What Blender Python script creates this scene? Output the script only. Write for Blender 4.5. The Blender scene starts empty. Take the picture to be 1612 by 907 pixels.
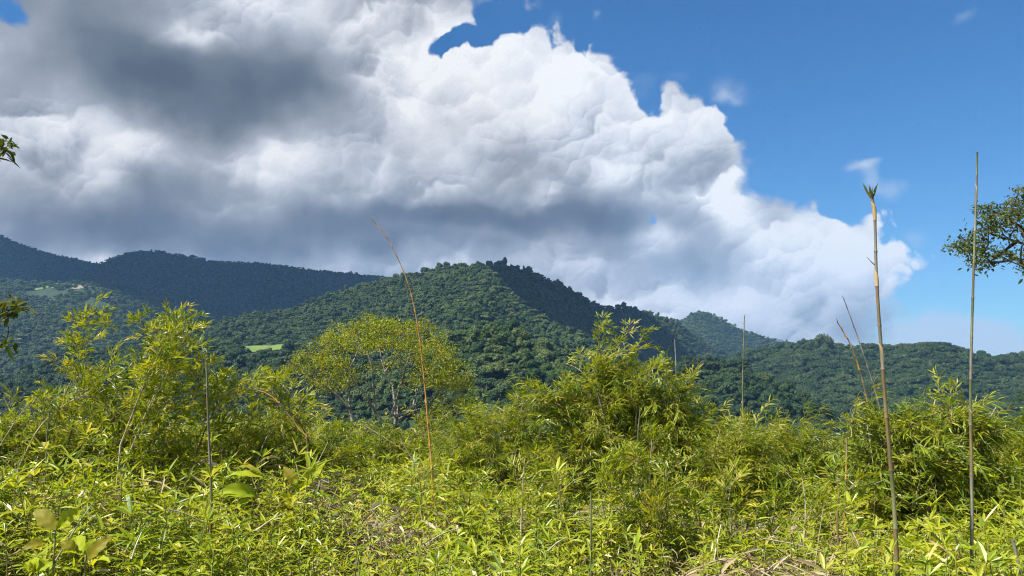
import bpy, bmesh, math, random
import numpy as np
from mathutils import Vector, Matrix, Quaternion, Euler

SC = bpy.context.scene
COL = SC.collection
rng = np.random.default_rng(11)
random.seed(11)
R = math.radians

# ------------------------------------------------------------------ camera, world, sun, exposure
EYE = np.array((0.0, 0.0, 2.0))
PITCH = R(6.7)
F = 1164.0                                  # focal length in photo pixels (photo 1612 x 907)
cam = bpy.data.cameras.new("camera")
cam.sensor_width = 36.0
cam.lens = 36.0 * F / 1612.0
cam.clip_start = 0.05
cam.clip_end = 40000
cam_o = bpy.data.objects.new("camera", cam)
cam_o.location = EYE
cam_o.rotation_euler = (R(90) + PITCH, 0, 0)
COL.objects.link(cam_o)
SC.camera = cam_o

SC.view_settings.view_transform = 'Standard'
SC.view_settings.look = 'None'
SC.view_settings.gamma = 1.0
SC.view_settings.use_curve_mapping = False
SC.view_settings.exposure = 1.15
SC.render.engine = 'CYCLES'
cy = SC.cycles
cy.max_bounces = 5
cy.diffuse_bounces = 2
cy.glossy_bounces = 1
cy.transmission_bounces = 3
cy.transparent_max_bounces = 4
cy.volume_bounces = 0
cy.caustics_reflective = False
cy.caustics_refractive = False
cy.use_denoising = True
cy.filter_width = 1.1
cy.denoiser = "OPENIMAGEDENOISE"
cy.denoising_input_passes = "RGB_ALBEDO_NORMAL"
cy.denoising_prefilter = "NONE"
cy.use_adaptive_sampling = True
cy.adaptive_threshold = 0.02
cy.adaptive_min_samples = 24
cy.sample_clamp_indirect = 3.0

SUN_EL, SUN_AZ = R(54), R(-118)             # azimuth clockwise from +Y: the sun stands high on the left
L = np.array((math.sin(SUN_AZ) * math.cos(SUN_EL), math.cos(SUN_AZ) * math.cos(SUN_EL), math.sin(SUN_EL)))
sun = bpy.data.lights.new("sun", 'SUN')
sun.energy = 5.0
sun.angle = R(0.5)
sun.color = (1.0, 0.95, 0.86)
sun_o = bpy.data.objects.new("sun", sun)
sun_o.rotation_euler = Vector(L).to_track_quat('Z', 'Y').to_euler()
COL.objects.link(sun_o)


def P(px, py, Y):
    """photo pixel and distance along +Y -> world point"""
    a = (px - 806.0) / F
    b = (453.5 - py) / F
    dy = math.cos(PITCH) - b * math.sin(PITCH)
    dz = math.sin(PITCH) + b * math.cos(PITCH)
    s = Y / dy
    return np.array((a * s, Y, EYE[2] + dz * s))


def AE(px, py):
    """photo pixel -> azimuth, elevation (radians) of its direction"""
    d = P(px, py, 1.0) - EYE
    return math.atan2(d[0], d[1]), math.atan2(d[2], math.hypot(d[0], d[1]))
# ------------------------------------------------------------------ sky with clouds (world shader)
world = bpy.data.worlds.new("World")
SC.world = world
world.use_nodes = True
world.cycles.sampling_method = 'MANUAL'
world.cycles.sample_map_resolution = 512


class N:
    """tiny expression builder over shader nodes"""
    tree = None

    def __init__(self, s):
        self.s = s

    @staticmethod
    def put(node, i, v):
        if isinstance(v, N):
            N.tree.links.new(v.s, node.inputs[i])
        else:
            node.inputs[i].default_value = v

    @staticmethod
    def math(op, *a, clamp=False):
        n = N.tree.nodes.new('ShaderNodeMath')
        n.operation = op
        n.use_clamp = clamp
        for i, v in enumerate(a):
            N.put(n, i, v)
        return N(n.outputs[0])

    @staticmethod
    def vec(op, *a, out=0):
        n = N.tree.nodes.new('ShaderNodeVectorMath')
        n.operation = op
        for i, v in enumerate(a):
            N.put(n, i, v)
        return N(n.outputs[out])

    def __add__(self, o): return N.math('ADD', self, o)
    def __sub__(self, o): return N.math('SUBTRACT', self, o)
    def __mul__(self, o): return N.math('MULTIPLY', self, o)
    def __radd__(self, o): return N.math('ADD', self, o)
    def __rmul__(self, o): return N.math('MULTIPLY', self, o)
    def __rsub__(self, o): return N.math('SUBTRACT', o, self)


def n_new(kind, **kw):
    n = N.tree.nodes.new(kind)
    for k, v in kw.items():
        setattr(n, k, v)
    return n


def n_noise(v, scale, detail=5.0, rough=0.55, dist=0.0, lac=2.0, out='Fac'):
    n = n_new('ShaderNodeTexNoise')
    N.put(n, 'Vector', v)
    n.inputs['Scale'].default_value = scale
    n.inputs['Detail'].default_value = detail
    n.inputs['Roughness'].default_value = rough
    n.inputs['Lacunarity'].default_value = lac
    n.inputs['Distortion'].default_value = dist
    return N(n.outputs[out])


def n_puff(v, scale, detail=3.0, rough=0.5):
    """round billows: 1 in the middle of a puff, 0 in the creases"""
    n = n_new('ShaderNodeTexVoronoi', feature='F1')
    n.normalize = True
    N.put(n, 'Vector', v)
    n.inputs['Scale'].default_value = scale
    n.inputs['Detail'].default_value = detail
    n.inputs['Roughness'].default_value = rough
    return 1.0 - N(n.outputs['Distance'])


def n_smooth(v, lo, hi):
    n = n_new('ShaderNodeMapRange', interpolation_type='SMOOTHSTEP')
    N.put(n, 0, v)
    n.inputs[1].default_value = lo
    n.inputs[2].default_value = hi
    n.inputs[3].default_value = 0.0
    n.inputs[4].default_value = 1.0
    return N(n.outputs[0])


def n_ramp(v, stops):
    n = n_new('ShaderNodeValToRGB')
    N.put(n, 0, v)
    e = n.color_ramp.elements
    while len(e) < len(stops):
        e.new(0.5)
    for q, (p, c) in zip(e, stops):
        q.position = p
        q.color = (*c, 1)
    return N(n.outputs[0])


def n_mix(f, a, b, blend='MIX'):
    n = n_new('ShaderNodeMix', data_type='RGBA', blend_type=blend)
    N.put(n, 0, f)
    for i, v in ((6, a), (7, b)):
        N.put(n, i, v if isinstance(v, N) else (*v, 1))
    return N(n.outputs[2])


def blobs(p, items):
    """sum of soft ellipses; item = (px, py, half-width px, half-height px, weight) in the sky's own angles"""
    acc = None
    for (x, y, sx, sy, w) in items:
        a, e = AE(x, y)
        q = N.vec('SUBTRACT', p, (a, e, 0))
        q = N.vec('MULTIPLY', q, (F / sx, F / sy, 0))
        d = N.vec('DOT_PRODUCT', q, q, out=1)
        g = N.math('POWER', math.exp(-1.0), d)
        acc = g * w if acc is None else N.math('MULTIPLY_ADD', g, w, acc)
    return acc


def union(p, items):
    """product of (1 - weight * soft ellipse): 1 outside all of them, towards 0 inside any"""
    acc = None
    for (x, y, sx, sy, w) in items:
        a, e = AE(x, y)
        q = N.vec('SUBTRACT', p, (a, e, 0))
        q = N.vec('MULTIPLY', q, (F / sx, F / sy, 0))
        d = N.vec('DOT_PRODUCT', q, q, out=1)
        g = N.math('POWER', math.exp(-1.0), d)
        g = N.math('MULTIPLY_ADD', g, -w, 1.0)
        acc = g if acc is None else acc * g
    return acc


N.tree = world.node_tree
world.node_tree.nodes.clear()
tc = n_new('ShaderNodeTexCoord')
d = N.vec('NORMALIZE', N(tc.outputs['Generated']))
sp = n_new('ShaderNodeSeparateXYZ')
N.put(sp, 0, d)
dx, dy, dz = (N(o) for o in sp.outputs)
az = N.math('ARCTAN2', dx, dy)
el = N.math('ARCSINE', dz)
cb = n_new('ShaderNodeCombineXYZ')
N.put(cb, 0, az)
N.put(cb, 1, el)
p0 = N(cb.outputs[0])
w1 = N.vec('SUBTRACT', n_noise(d, 5.0, 4, 0.5, out='Color'), (0.5, 0.5, 0.5))
w2 = N.vec('SUBTRACT', n_noise(d, 17.0, 3, 0.5, out='Color'), (0.5, 0.5, 0.5))
p1 = N.vec('ADD', p0, N.vec('ADD', N.vec('MULTIPLY', w1, (0.085, 0.085, 0)), N.vec('MULTIPLY', w2, (0.035, 0.035, 0))))

DENS = [  # where cloud stands
    (330, 40, 330, 190, 1.0), (610, 12, 160, 62, 1.0), (120, 240, 260, 190, 1.0), (540, 180, 120, 110, 0.95), (640, 160, 90, 56, 0.95), (30, 90, 90, 90, 0.8),
    (810, 190, 145, 135, 1.0), (945, 150, 50, 70, 0.9), (960, 240, 130, 95, 1.0), (1080, 210, 55, 62, 1.0), (1100, 300, 55, 58, 0.9),
    (300, 360, 420, 110, 1.0), (800, 330, 330, 90, 1.0), (1040, 390, 190, 120, 1.0), (1235, 435, 110, 104, 1.0), (1336, 450, 80, 50, 0.95), (1190, 520, 250, 60, 0.9),
    (700, 470, 600, 80, 1.0), (60, 400, 200, 80, 1.0),
]
HOLES = [(700, 88, 30, 11, 0.8), (745, 72, 46, 18, 0.95), (800, 42, 50, 26, 0.95), (14, 30, 24, 20, 0.55), (1024, 332, 16, 12, 0.5), (1022, 150, 24, 40, 0.7), (1225, 285, 50, 24, 0.5), (1340, 335, 60, 22, 0.6), (1475, 500, 60, 60, 0.7), (1445, 440, 26, 20, 0.3)]
LITE = [  # where the cloud is thin, sunlit and white (+) or deep and grey (-)
    (820, 115, 190, 60, 0.30), (640, 135, 110, 50, 0.28), (950, 125, 60, 50, 0.22), (760, 215, 240, 80, 0.24), (960, 225, 130, 60, 0.24),
    (1085, 190, 60, 50, 0.34), (580, 250, 130, 60, 0.16), (150, 210, 70, 36, 0.40), (430, 240, 80, 44, 0.34), (235, 240, 50, 30, 0.16),
    (312, 48, 46, 24, 0.40), (600, 40, 170, 60, 0.24), (40, 160, 90, 90, 0.10), (470, 20, 120, 40, 0.16), (60, 300, 90, 50, 0.10),
    (970, 270, 70, 22, 0.22), (860, 314, 28, 18, 0.44), (780, 285, 60, 22, 0.16), (1035, 352, 34, 32, 0.44), (1130, 290, 36, 40, 0.34),
    (1240, 385, 80, 46, 0.40), (1370, 400, 90, 36, 0.40), (1150, 350, 50, 30, 0.30), (1180, 470, 200, 50, 0.30), (1010, 470, 110, 46, 0.30), (300, 425, 260, 18, 0.26), (660, 425, 200, 18, 0.20), (900, 405, 80, 26, 0.26),
    (345, 152, 170, 58, -0.38), (210, 95, 110, 50, -0.14), (400, 205, 70, 26, -0.16), (480, 130, 110, 60, -0.12),
    (820, 345, 230, 24, -0.36), (600, 352, 190, 28, -0.20), (350, 370, 260, 32, -0.20), (380, 290, 110, 26, -0.12), (120, 350, 200, 40, -0.14),
    (1000, 325, 90, 24, -0.24), (250, 300, 70, 34, -0.12), (700, 388, 240, 12, -0.10), (1110, 395, 50, 30, -0.16), (1190, 430, 60, 30, -0.14), (1290, 490, 110, 20, -0.06), (1300, 420, 150, 70, 0.10), (560, 300, 200, 40, 0.10), (60, 240, 80, 60, 0.08),
]


def n_balls(p, scale):
    """packed round billows: depth of the ball at p, and how far its surface leans to the light above"""
    n = n_new('ShaderNodeTexVoronoi', feature='SMOOTH_F1', voronoi_dimensions='2D')
    n.inputs['Smoothness'].default_value = 0.22
    N.put(n, 'Vector', p)
    n.inputs['Scale'].default_value = scale
    n.inputs['Detail'].default_value = 0.0
    dist = N(n.outputs['Distance'])
    off = N.vec('SUBTRACT', p, N(n.outputs['Position']))
    lean = N.vec('DOT_PRODUCT', off, (-0.45 * scale, 0.9 * scale, 0), out=1)
    return 0.42 - dist, lean


w3 = N.vec('SUBTRACT', n_noise(d, 50.0, 2, 0.5, out='Color'), (0.5, 0.5, 0.5))
pw = N.vec('ADD', p0, N.vec('ADD', N.vec('MULTIPLY', w2, (0.05, 0.05, 0)), N.vec('MULTIPLY', w3, (0.016, 0.016, 0))))
fbm = n_noise(d, 7.0, 7, 0.6)
b1, l1 = n_balls(pw, 7.5)
b2, l2 = n_balls(pw, 17.0)
b3, l3 = n_balls(pw, 38.0)
b4, l4 = n_balls(pw, 84.0)
inside = (1.0 - union(p1, DENS)) * union(p1, HOLES)
# the rest of the sky, outside the frame: the same kind of scattered cumulus
rest = n_smooth(n_noise(d, 2.3, 2, 0.5), 0.47, 0.62)
fx = n_smooth(N.math('ABSOLUTE', az), 0.66, 0.95)
fy = n_smooth(el, 0.48, 0.75)
away = N.math('MAXIMUM', fx, fy) * n_smooth(el, 0.0, 0.12)
den = N.math('MAXIMUM', inside, rest * away)
den = den + (fbm - 0.5) * 0.75 + b1 * 0.22 + b2 * 0.22 + b3 * 0.14 + b4 * 0.08

# light inside the cloud: by the cloud's own depth, broken up by billows that face the sun
lite0 = blobs(p1, LITE) + 0.445
coarse = n_noise(d, 6.0, 3, 0.5) - n_noise(N.vec('ADD', d, (-0.015, 0.0, 0.05)), 6.0, 3, 0.5)
lite = lite0 + coarse * 0.8 + (fbm - 0.5) * 0.36
soft = n_smooth(lite, 0.24, 0.80)
patchy = n_smooth(n_noise(d, 9.0, 3, 0.5), 0.36, 0.62)
relief = l1 * 0.34 + l2 * 0.28 + l3 * 0.13 + l4 * 0.06
thin = 1.0 - n_smooth(den, 0.5, 0.95)
lite = lite + relief * (0.06 + soft * (0.25 + 0.75 * patchy)) + thin * 0.20 * soft
edge = (den - 0.42) * N.math('DIVIDE', 1.0, 0.34 - 0.24 * soft)
mask = n_smooth(edge, 0.0, 1.0)
cloud_col = n_ramp(lite, [(0.0, (0.092, 0.103, 0.122)), (0.2, (0.165, 0.18, 0.205)), (0.5, (0.41, 0.435, 0.475)),
                          (0.8, (0.78, 0.80, 0.84)), (1.0, (1.0, 1.0, 1.0))])

WISP = [(1350, 272, 26, 13, 0.85), (1368, 300, 14, 28, 0.65), (1402, 322, 26, 18, 0.7), (1440, 380, 26, 16, 0.6), (1150, 135, 34, 30, 0.55), (1140, 165, 22, 16, 0.6),
        (897, 38, 24, 26, 0.5), (960, 20, 10, 10, 0.6), (1525, 16, 26, 12, 0.5), (1080, 122, 26, 14, 0.4), (1015, 135, 40, 30, 0.45),
        (1500, 525, 80, 26, 1.2), (1600, 540, 70, 24, 0.9), (1590, 240, 60, 40, 0.25), (1420, 440, 60, 26, 0.5), (1440, 520, 80, 30, 0.6), (1215, 305, 20, 26, 0.3)]
wd = blobs(p1, WISP) * (0.35 + n_noise(d, 20.0, 7, 0.62, 0.4) * 1.3)
wmask = n_smooth(wd, 0.25, 1.25) * 0.85
low = n_smooth(el, 0.20, 0.02)              # low far clouds turn a little pink
wcol = n_mix(0.75, (0.62, 0.70, 0.82), (0.62, 0.70, 0.82))

sky = n_new('ShaderNodeTexSky', sky_type='NISHITA')
sky.sun_disc = False
sky.sun_elevation = SUN_EL
sky.sun_rotation = SUN_AZ
sky.altitude = 300
sky.air_density = 1.0
sky.dust_density = 0.4
sky.ozone_density = 1.5
hs = n_new('ShaderNodeHueSaturation')
hs.inputs['Saturation'].default_value = 1.32
N.tree.links.new(sky.outputs[0], hs.inputs['Color'])
SKY_S = 0.050
CLOUD_S = 0.455
bg = n_new('ShaderNodeBackground')
N.put(bg, 0, n_mix(1.0, N(hs.outputs[0]), (0.64, 0.97, 1.17), 'MULTIPLY'))
bg.inputs[1].default_value = SKY_S
bgw = n_new('ShaderNodeBackground')
N.put(bgw, 0, wcol)
bgw.inputs[1].default_value = CLOUD_S
bgc = n_new('ShaderNodeBackground')
N.put(bgc, 0, cloud_col)
bgc.inputs[1].default_value = CLOUD_S
m1 = n_new('ShaderNodeMixShader')
N.put(m1, 0, wmask)
N.tree.links.new(bg.outputs[0], m1.inputs[1])
N.tree.links.new(bgw.outputs[0], m1.inputs[2])
m2 = n_new('ShaderNodeMixShader')
N.put(m2, 0, mask)
N.tree.links.new(m1.outputs[0], m2.inputs[1])
N.tree.links.new(bgc.outputs[0], m2.inputs[2])
wo = n_new('ShaderNodeOutputWorld')
N.tree.links.new(m2.outputs[0], wo.inputs[0])
# ------------------------------------------------------------------ helpers
def lattice(ix, iy, seed):
    h = (ix.astype(np.int64) * 374761393 + iy.astype(np.int64) * 668265263 + seed * 974634777) & 0xFFFFFFFF
    h = ((h ^ (h >> 13)) * 1274126177) & 0xFFFFFFFF
    return ((h ^ (h >> 16)) & 0xFFFFFF) / float(0xFFFFFF)


def vnoise(x, y, seed=0):
    x = np.asarray(x, float)
    y = np.asarray(y, float)
    ix, iy = np.floor(x), np.floor(y)
    fx, fy = x - ix, y - iy
    fx, fy = fx * fx * (3 - 2 * fx), fy * fy * (3 - 2 * fy)
    a = lattice(ix, iy, seed) * (1 - fx) + lattice(ix + 1, iy, seed) * fx
    b = lattice(ix, iy + 1, seed) * (1 - fx) + lattice(ix + 1, iy + 1, seed) * fx
    return a * (1 - fy) + b * fy


def fnoise(x, y, seed=0, octaves=4):
    s, amp, tot = 0.0, 1.0, 0.0
    for k in range(octaves):
        s = s + amp * vnoise(np.asarray(x) * 2 ** k, np.asarray(y) * 2 ** k, seed + k * 17)
        tot += amp
        amp *= 0.5
    return s / tot


def mesh_from(name, verts, faces, mats=None, mat_idx=None, smooth=False):
    """faces: list of arrays, each of shape (n, k)"""
    me = bpy.data.meshes.new(name)
    verts = np.asarray(verts, np.float32)
    if not isinstance(faces, (list, tuple)):
        faces = [faces]
    faces = [np.asarray(f, np.int32) for f in faces if len(f)]
    me.vertices.add(len(verts))
    me.vertices.foreach_set('co', verts.ravel())
    tot = sum(f.size for f in faces)
    npoly = sum(len(f) for f in faces)
    me.loops.add(tot)
    me.loops.foreach_set('vertex_index', np.concatenate([f.ravel() for f in faces]))
    me.polygons.add(npoly)
    cnt = np.concatenate([np.full(len(f), f.shape[1], np.int32) for f in faces])
    me.polygons.foreach_set('loop_start', np.concatenate(([0], np.cumsum(cnt)[:-1])).astype(np.int32))
    if mats:
        for m in mats:
            me.materials.append(m)
    if mat_idx is not None:
        me.polygons.foreach_set('material_index', np.asarray(mat_idx, np.int32))
    me.polygons.foreach_set('use_smooth', np.full(npoly, smooth, bool))
    me.update(calc_edges=True)
    return me


def link(name, me, parent=None, loc=None, kind=None, label=None, cat=None, group=None):
    o = bpy.data.objects.new(name, me)
    COL.objects.link(o)
    if parent is not None:
        o.parent = parent
    if loc is not None:
        o.location = loc
    if kind:
        o['kind'] = kind
    if label:
        o['label'] = label
    if cat:
        o['category'] = cat
    if group:
        o['group'] = group
    return o


def thing(name, loc, label, cat, group=None):
    return link(name, None, None, loc, None, label, cat, group)


# ------------------------------------------------------------------ materials
def mat_new(name):
    m = bpy.data.materials.new(name)
    m.use_nodes = True
    m.node_tree.nodes.clear()
    N.tree = m.node_tree
    return m


def mat_out(sh):
    o = n_new('ShaderNodeOutputMaterial')
    N.tree.links.new(sh, o.inputs[0])


def leaf_mat(name, cols, trans=0.35, rough=0.5, spec=0.35, scale=0.4, tcol=(1.25, 1.15, 0.45)):
    """leaf: several leaf colours picked per object and per place, partly see-through to light"""
    m = mat_new(name)
    oi = n_new('ShaderNodeObjectInfo')
    g = n_new('ShaderNodeNewGeometry')
    t = n_new('ShaderNodeTexCoord')
    r = N(oi.outputs['Random']) * 0.55 + N(g.outputs['Random Per Island']) * 0.45
    r = r + (n_noise(N(t.outputs['Object']), scale, 2, 0.5) - 0.5) * 0.5
    k = len(cols) - 1
    col = n_ramp(r, [(0.08 + 0.84 * i / k, c) for i, c in enumerate(cols)])
    b = n_new('ShaderNodeBsdfPrincipled')
    N.put(b, 'Base Color', col)
    b.inputs['Roughness'].default_value = rough
    b.inputs['Specular IOR Level'].default_value = spec
    tr = n_new('ShaderNodeBsdfTranslucent')
    N.put(tr, 0, n_mix(1.0, col, tcol, 'MULTIPLY'))
    mx = n_new('ShaderNodeMixShader')
    mx.inputs[0].default_value = trans
    N.tree.links.new(b.outputs[0], mx.inputs[1])
    N.tree.links.new(tr.outputs[0], mx.inputs[2])
    mat_out(mx.outputs[0])
    return m


def plain_mat(name, c1, c2, scale=6.0, rough=0.7, stretch=(1, 1, 1), spec=0.3, bump=0.0, detail=5):
    m = mat_new(name)
    t = n_new('ShaderNodeTexCoord')
    v = N.vec('MULTIPLY', N(t.outputs['Object']), stretch)
    f = n_noise(v, scale, detail, 0.6)
    b = n_new('ShaderNodeBsdfPrincipled')
    N.put(b, 'Base Color', n_ramp(f, [(0.3, c1), (0.7, c2)]))
    b.inputs['Roughness'].default_value = rough
    b.inputs['Specular IOR Level'].default_value = spec
    if bump:
        bp = n_new('ShaderNodeBump')
        bp.inputs['Strength'].default_value = bump
        N.put(bp, 'Height', f)
        N.tree.links.new(bp.outputs[0], b.inputs['Normal'])
    mat_out(b.outputs[0])
    return m


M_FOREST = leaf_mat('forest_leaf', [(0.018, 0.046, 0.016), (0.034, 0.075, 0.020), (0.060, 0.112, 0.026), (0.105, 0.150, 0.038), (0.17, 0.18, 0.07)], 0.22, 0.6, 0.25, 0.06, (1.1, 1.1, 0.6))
M_DEEP_SHADE = leaf_mat('deep_shade_forest_leaf', [(0.012, 0.034, 0.014), (0.022, 0.052, 0.017), (0.038, 0.078, 0.022), (0.062, 0.100, 0.030), (0.10, 0.125, 0.05)], 0.2, 0.6, 0.25, 0.06, (1.1, 1.1, 0.6))  # darker forest copy: deep green trees, and the right ridge's cloud shade as colour
M_TRUNK = plain_mat('pale_bark', (0.16, 0.14, 0.11), (0.34, 0.31, 0.26), 3.0, 0.85, (1, 1, 0.3))
M_HILL = plain_mat('hill_floor', (0.012, 0.028, 0.010), (0.03, 0.05, 0.018), 0.03, 0.95)
M_MEADOW = plain_mat('meadow_grass', (0.06, 0.11, 0.022), (0.14, 0.19, 0.04), 0.05, 0.9)
M_SLIDE = plain_mat('bare_earth', (0.13, 0.11, 0.08), (0.22, 0.19, 0.13), 0.06, 0.95)
M_EARTH = plain_mat('leaf_litter', (0.035, 0.03, 0.012), (0.10, 0.085, 0.035), 3.0, 0.95)

# ------------------------------------------------------------------ ground
VALLEY = -75.0


def ground_z(x, y):
    x = np.asarray(x, float)
    y = np.asarray(y, float)
    edge = 26.0 + 5.0 * (vnoise(x / 9.0, y * 0 + 3.3, 5) - 0.5) + 6 * np.clip(x / 25.0, -1, 1)
    knoll = -0.018 * np.clip(y, 0, None) + 0.35 * (fnoise(x / 3.2, y / 3.2, 3, 3) - 0.5) - 0.02 * np.clip(x, -12, 30)
    out = np.clip(y - edge, 0, None)
    sides = np.clip(np.abs(x) - 60.0, 0, None) + np.clip(-y - 40.0, 0, None)
    z = knoll - 0.5 * (out ** 2 / (out + 10.0)) - 0.2 * sides
    low = VALLEY + 10.0 * (fnoise(x / 160.0, y / 160.0, 9, 3) - 0.5)
    return np.maximum(z, low)


def build_ground():
    rr = np.concatenate((np.linspace(0, 40, 90), np.geomspace(41, 9000, 90)))
    th = np.linspace(0, 2 * np.pi, 181)[:-1]
    rg, tg = np.meshgrid(rr[1:], th, indexing='ij')
    x = np.concatenate(([0.0], (rg * np.sin(tg)).ravel()))
    y = np.concatenate(([0.0], (rg * np.cos(tg)).ravel()))
    v = np.stack((x, y, ground_z(x, y)), 1)
    n, m = rg.shape
    idx = 1 + np.arange(n * m).reshape(n, m)
    nx = np.roll(idx, -1, 1)
    q = np.stack((idx[:-1], idx[1:], nx[1:], nx[:-1]), -1).reshape(-1, 4)
    t = np.stack((np.zeros(m, int), idx[0], nx[0]), -1)
    link('ground', mesh_from('ground', v, [q, t], [M_EARTH], smooth=True), kind='structure')


build_ground()

# ------------------------------------------------------------------ hills: each is its own heightfield under a skyline
TREE_H = 9.0                                # crowns stand this far above the slope


class Hill:
    def __init__(self, name, sky, dist, slope, depth, spur=0.0, lam=220.0, seed=1, base=VALLEY, curve=0.0, label=None):
        """sky: skyline pixels; dist: (px, metres) of the crest; slope: fall towards the camera"""
        self.sky, self.dist = np.array(sky, float), np.array(dist, float)
        self.slope, self.depth, self.spur, self.lam, self.seed, self.base, self.curve = slope, depth, spur, lam, seed, base, curve
        self.px0, self.px1 = self.sky[0, 0], self.sky[-1, 0]
        n = int((self.px1 - self.px0) / 5) + 2
        self.cols = np.linspace(self.px0, self.px1, n)
        t = np.concatenate((np.linspace(-0.5, 0, 9)[:-1], np.linspace(0, 1, 56) ** 1.15))
        cx, tt = np.meshgrid(self.cols, t, indexing='ij')
        x, y = self.xy(cx, tt)
        z = self.height(x, y)
        v = np.stack((x.ravel(), y.ravel(), z.ravel()), 1)
        idx = np.arange(n * len(t)).reshape(n, len(t))
        q = np.stack((idx[:-1, :-1], idx[1:, :-1], idx[1:, 1:], idx[:-1, 1:]), -1).reshape(-1, 4)
        me = mesh_from(name, v, q[:, ::-1], [M_HILL], smooth=True)
        self.obj = link(name, me, kind='structure', label=label)

    def crest(self, px):
        """distance and height of the crest above the column px"""
        Y = np.interp(px, self.dist[:, 0], self.dist[:, 1])
        py = np.interp(px, self.sky[:, 0], self.sky[:, 1])
        b = (453.5 - py) / F
        dy = math.cos(PITCH) - b * math.sin(PITCH)
        dz = math.sin(PITCH) + b * math.cos(PITCH)
        return Y, EYE[2] + dz * Y / dy - TREE_H * 0.8

    def px_of(self, x, y):
        # columns fan out from the foot of the knoll; pixel column of a point near the skyline's elevation
        return 806.0 + F * x / y * 0.985

    def xy(self, px, t):
        Y, _ = self.crest(px)
        y = Y - t * self.depth
        return (px - 806.0) / F / 0.985 * y, y

    def height(self, x, y):
        px = self.px_of(x, y)
        Y, zc = self.crest(px)
        d = Y - y
        f = np.clip(d, 0, None)
        z = zc - self.slope * f * (1 - self.curve * np.clip(f / self.depth, 0, 1)) - 0.6 * np.clip(-d, 0, None)
        w = np.clip(f / (0.35 * self.depth), 0, 1) * np.clip(1.3 - f / self.depth, 0, 1)
        rid = 1 - np.abs(2 * fnoise(x / self.lam + self.seed * 3.1, y / (self.lam * 2.2), self.seed, 3) - 1) * 1.6
        z = z + self.spur * w * (rid - 0.6)
        return np.maximum(z, self.base - 3)


HILLS = {}


def hill(key, name, *a, **k):
    HILLS[key] = Hill(name, *a, **k)


hill('far_left', 'mountain', [(-420, 300), (-200, 335), (-60, 352), (0, 370), (60, 393), (110, 405), (160, 416), (240, 432), (330, 450)],
     [(-420, 3900), (330, 4300)], 0.42, 1500, 60, 420, 1)
hill('far_ridge', 'mountain_ridge', [(60, 470), (110, 440), (150, 418), (170, 409), (200, 398), (225, 394), (255, 395), (290, 402), (330, 410), (400, 413), (450, 418), (500, 424),
     (560, 430), (600, 434), (680, 446), (760, 470), (840, 520)], [(60, 3500), (250, 3600), (840, 3500)], 0.50, 1250, 45, 360, 2)
hill('left_slope', 'hillside', [(-420, 392), (-100, 420), (0, 436), (60, 445), (110, 441), (150, 437), (200, 447), (240, 466), (280, 490), (330, 512), (380, 540), (430, 560)],
     [(-420, 2500), (0, 2300), (150, 2200), (430, 2300)], 0.36, 950, 40, 240, 3)
hill('peak', 'mountain_peak', [(980, 545), (1030, 520), (1060, 505), (1085, 494), (1105, 489), (1120, 494), (1145, 508), (1165, 518), (1200, 530), (1240, 540), (1300, 556), (1400, 575)],
     [(980, 3200), (1105, 3100), (1400, 3300)], 0.5, 900, 40, 300, 4)
hill('behind', 'wooded_hill', [(840, 520), (900, 497), (935, 486), (955, 482), (985, 481), (1020, 490), (1050, 501), (1080, 518), (1110, 540), (1140, 562), (1180, 590)],
     [(840, 1900), (1000, 2000), (1180, 2400)], 0.45, 700, 40, 200, 5)
hill('right_range', 'right_ridge', [(1080, 590), (1140, 562), (1180, 552), (1220, 543), (1260, 540), (1290, 538), (1330, 544), (1365, 548), (1400, 545), (1440, 540), (1480, 542), (1520, 555),
     (1560, 560), (1612, 556), (1700, 548), (1860, 560), (2050, 560)], [(1080, 1500), (1300, 1500), (1440, 1350), (2050, 1500)], 0.26, 1050, 38, 190, 6, curve=0.25)
hill('dark_shoulder', 'wooded_ridge', [(680, 440), (720, 424), (750, 418), (790, 414), (830, 423), (870, 441), (900, 456), (940, 481), (970, 506), (1000, 535), (1030, 565), (1060, 590)],
     [(680, 1250), (760, 1420), (860, 1720), (1060, 2300)], 0.62, 700, 14, 120, 7)
hill('main', 'rounded_hill', [(200, 560), (260, 530), (300, 516), (340, 508), (400, 491), (450, 488), (500, 469), (540, 456), (580, 446), (620, 434), (660, 425), (700, 418), (740, 417),
     (765, 430), (795, 452), (830, 482), (870, 505), (920, 526), (960, 545), (1000, 570)],
     [(200, 1250), (400, 1350), (560, 1450), (740, 1330), (830, 1180), (920, 1080), (1000, 1000)], 0.42, 780, 30, 130, 8)
hill('near_left', 'valley_slope', [(-420, 575), (-100, 592), (0, 600), (70, 575), (130, 555), (200, 548), (270, 545), (330, 538), (420, 535), (500, 530), (570, 548), (640, 580), (700, 610)],
     [(-420, 950), (200, 900), (700, 800)], 0.30, 560, 22, 90, 9)
hill('near_mid', 'forest_knoll', [(560, 600), (620, 556), (660, 540), (700, 524), (740, 515), (780, 513), (820, 522), (860, 540), (905, 562), (960, 590), (1020, 625), (1080, 660)],
     [(560, 640), (740, 660), (1080, 520)], 0.34, 460, 16, 70, 10)
hill('near_right', 'forest_spur', [(900, 640), (960, 600), (1010, 578), (1060, 565), (1100, 561), (1150, 570), (1200, 592), (1250, 622), (1300, 655), (1350, 690), (1400, 710)],
     [(900, 760), (1100, 800), (1400, 640)], 0.36, 460, 18, 80, 11)
# ------------------------------------------------------------------ forest crowns
def unit(n):
    v = rng.normal(size=(n, 3))
    return v / np.linalg.norm(v, axis=1, keepdims=True)


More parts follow.
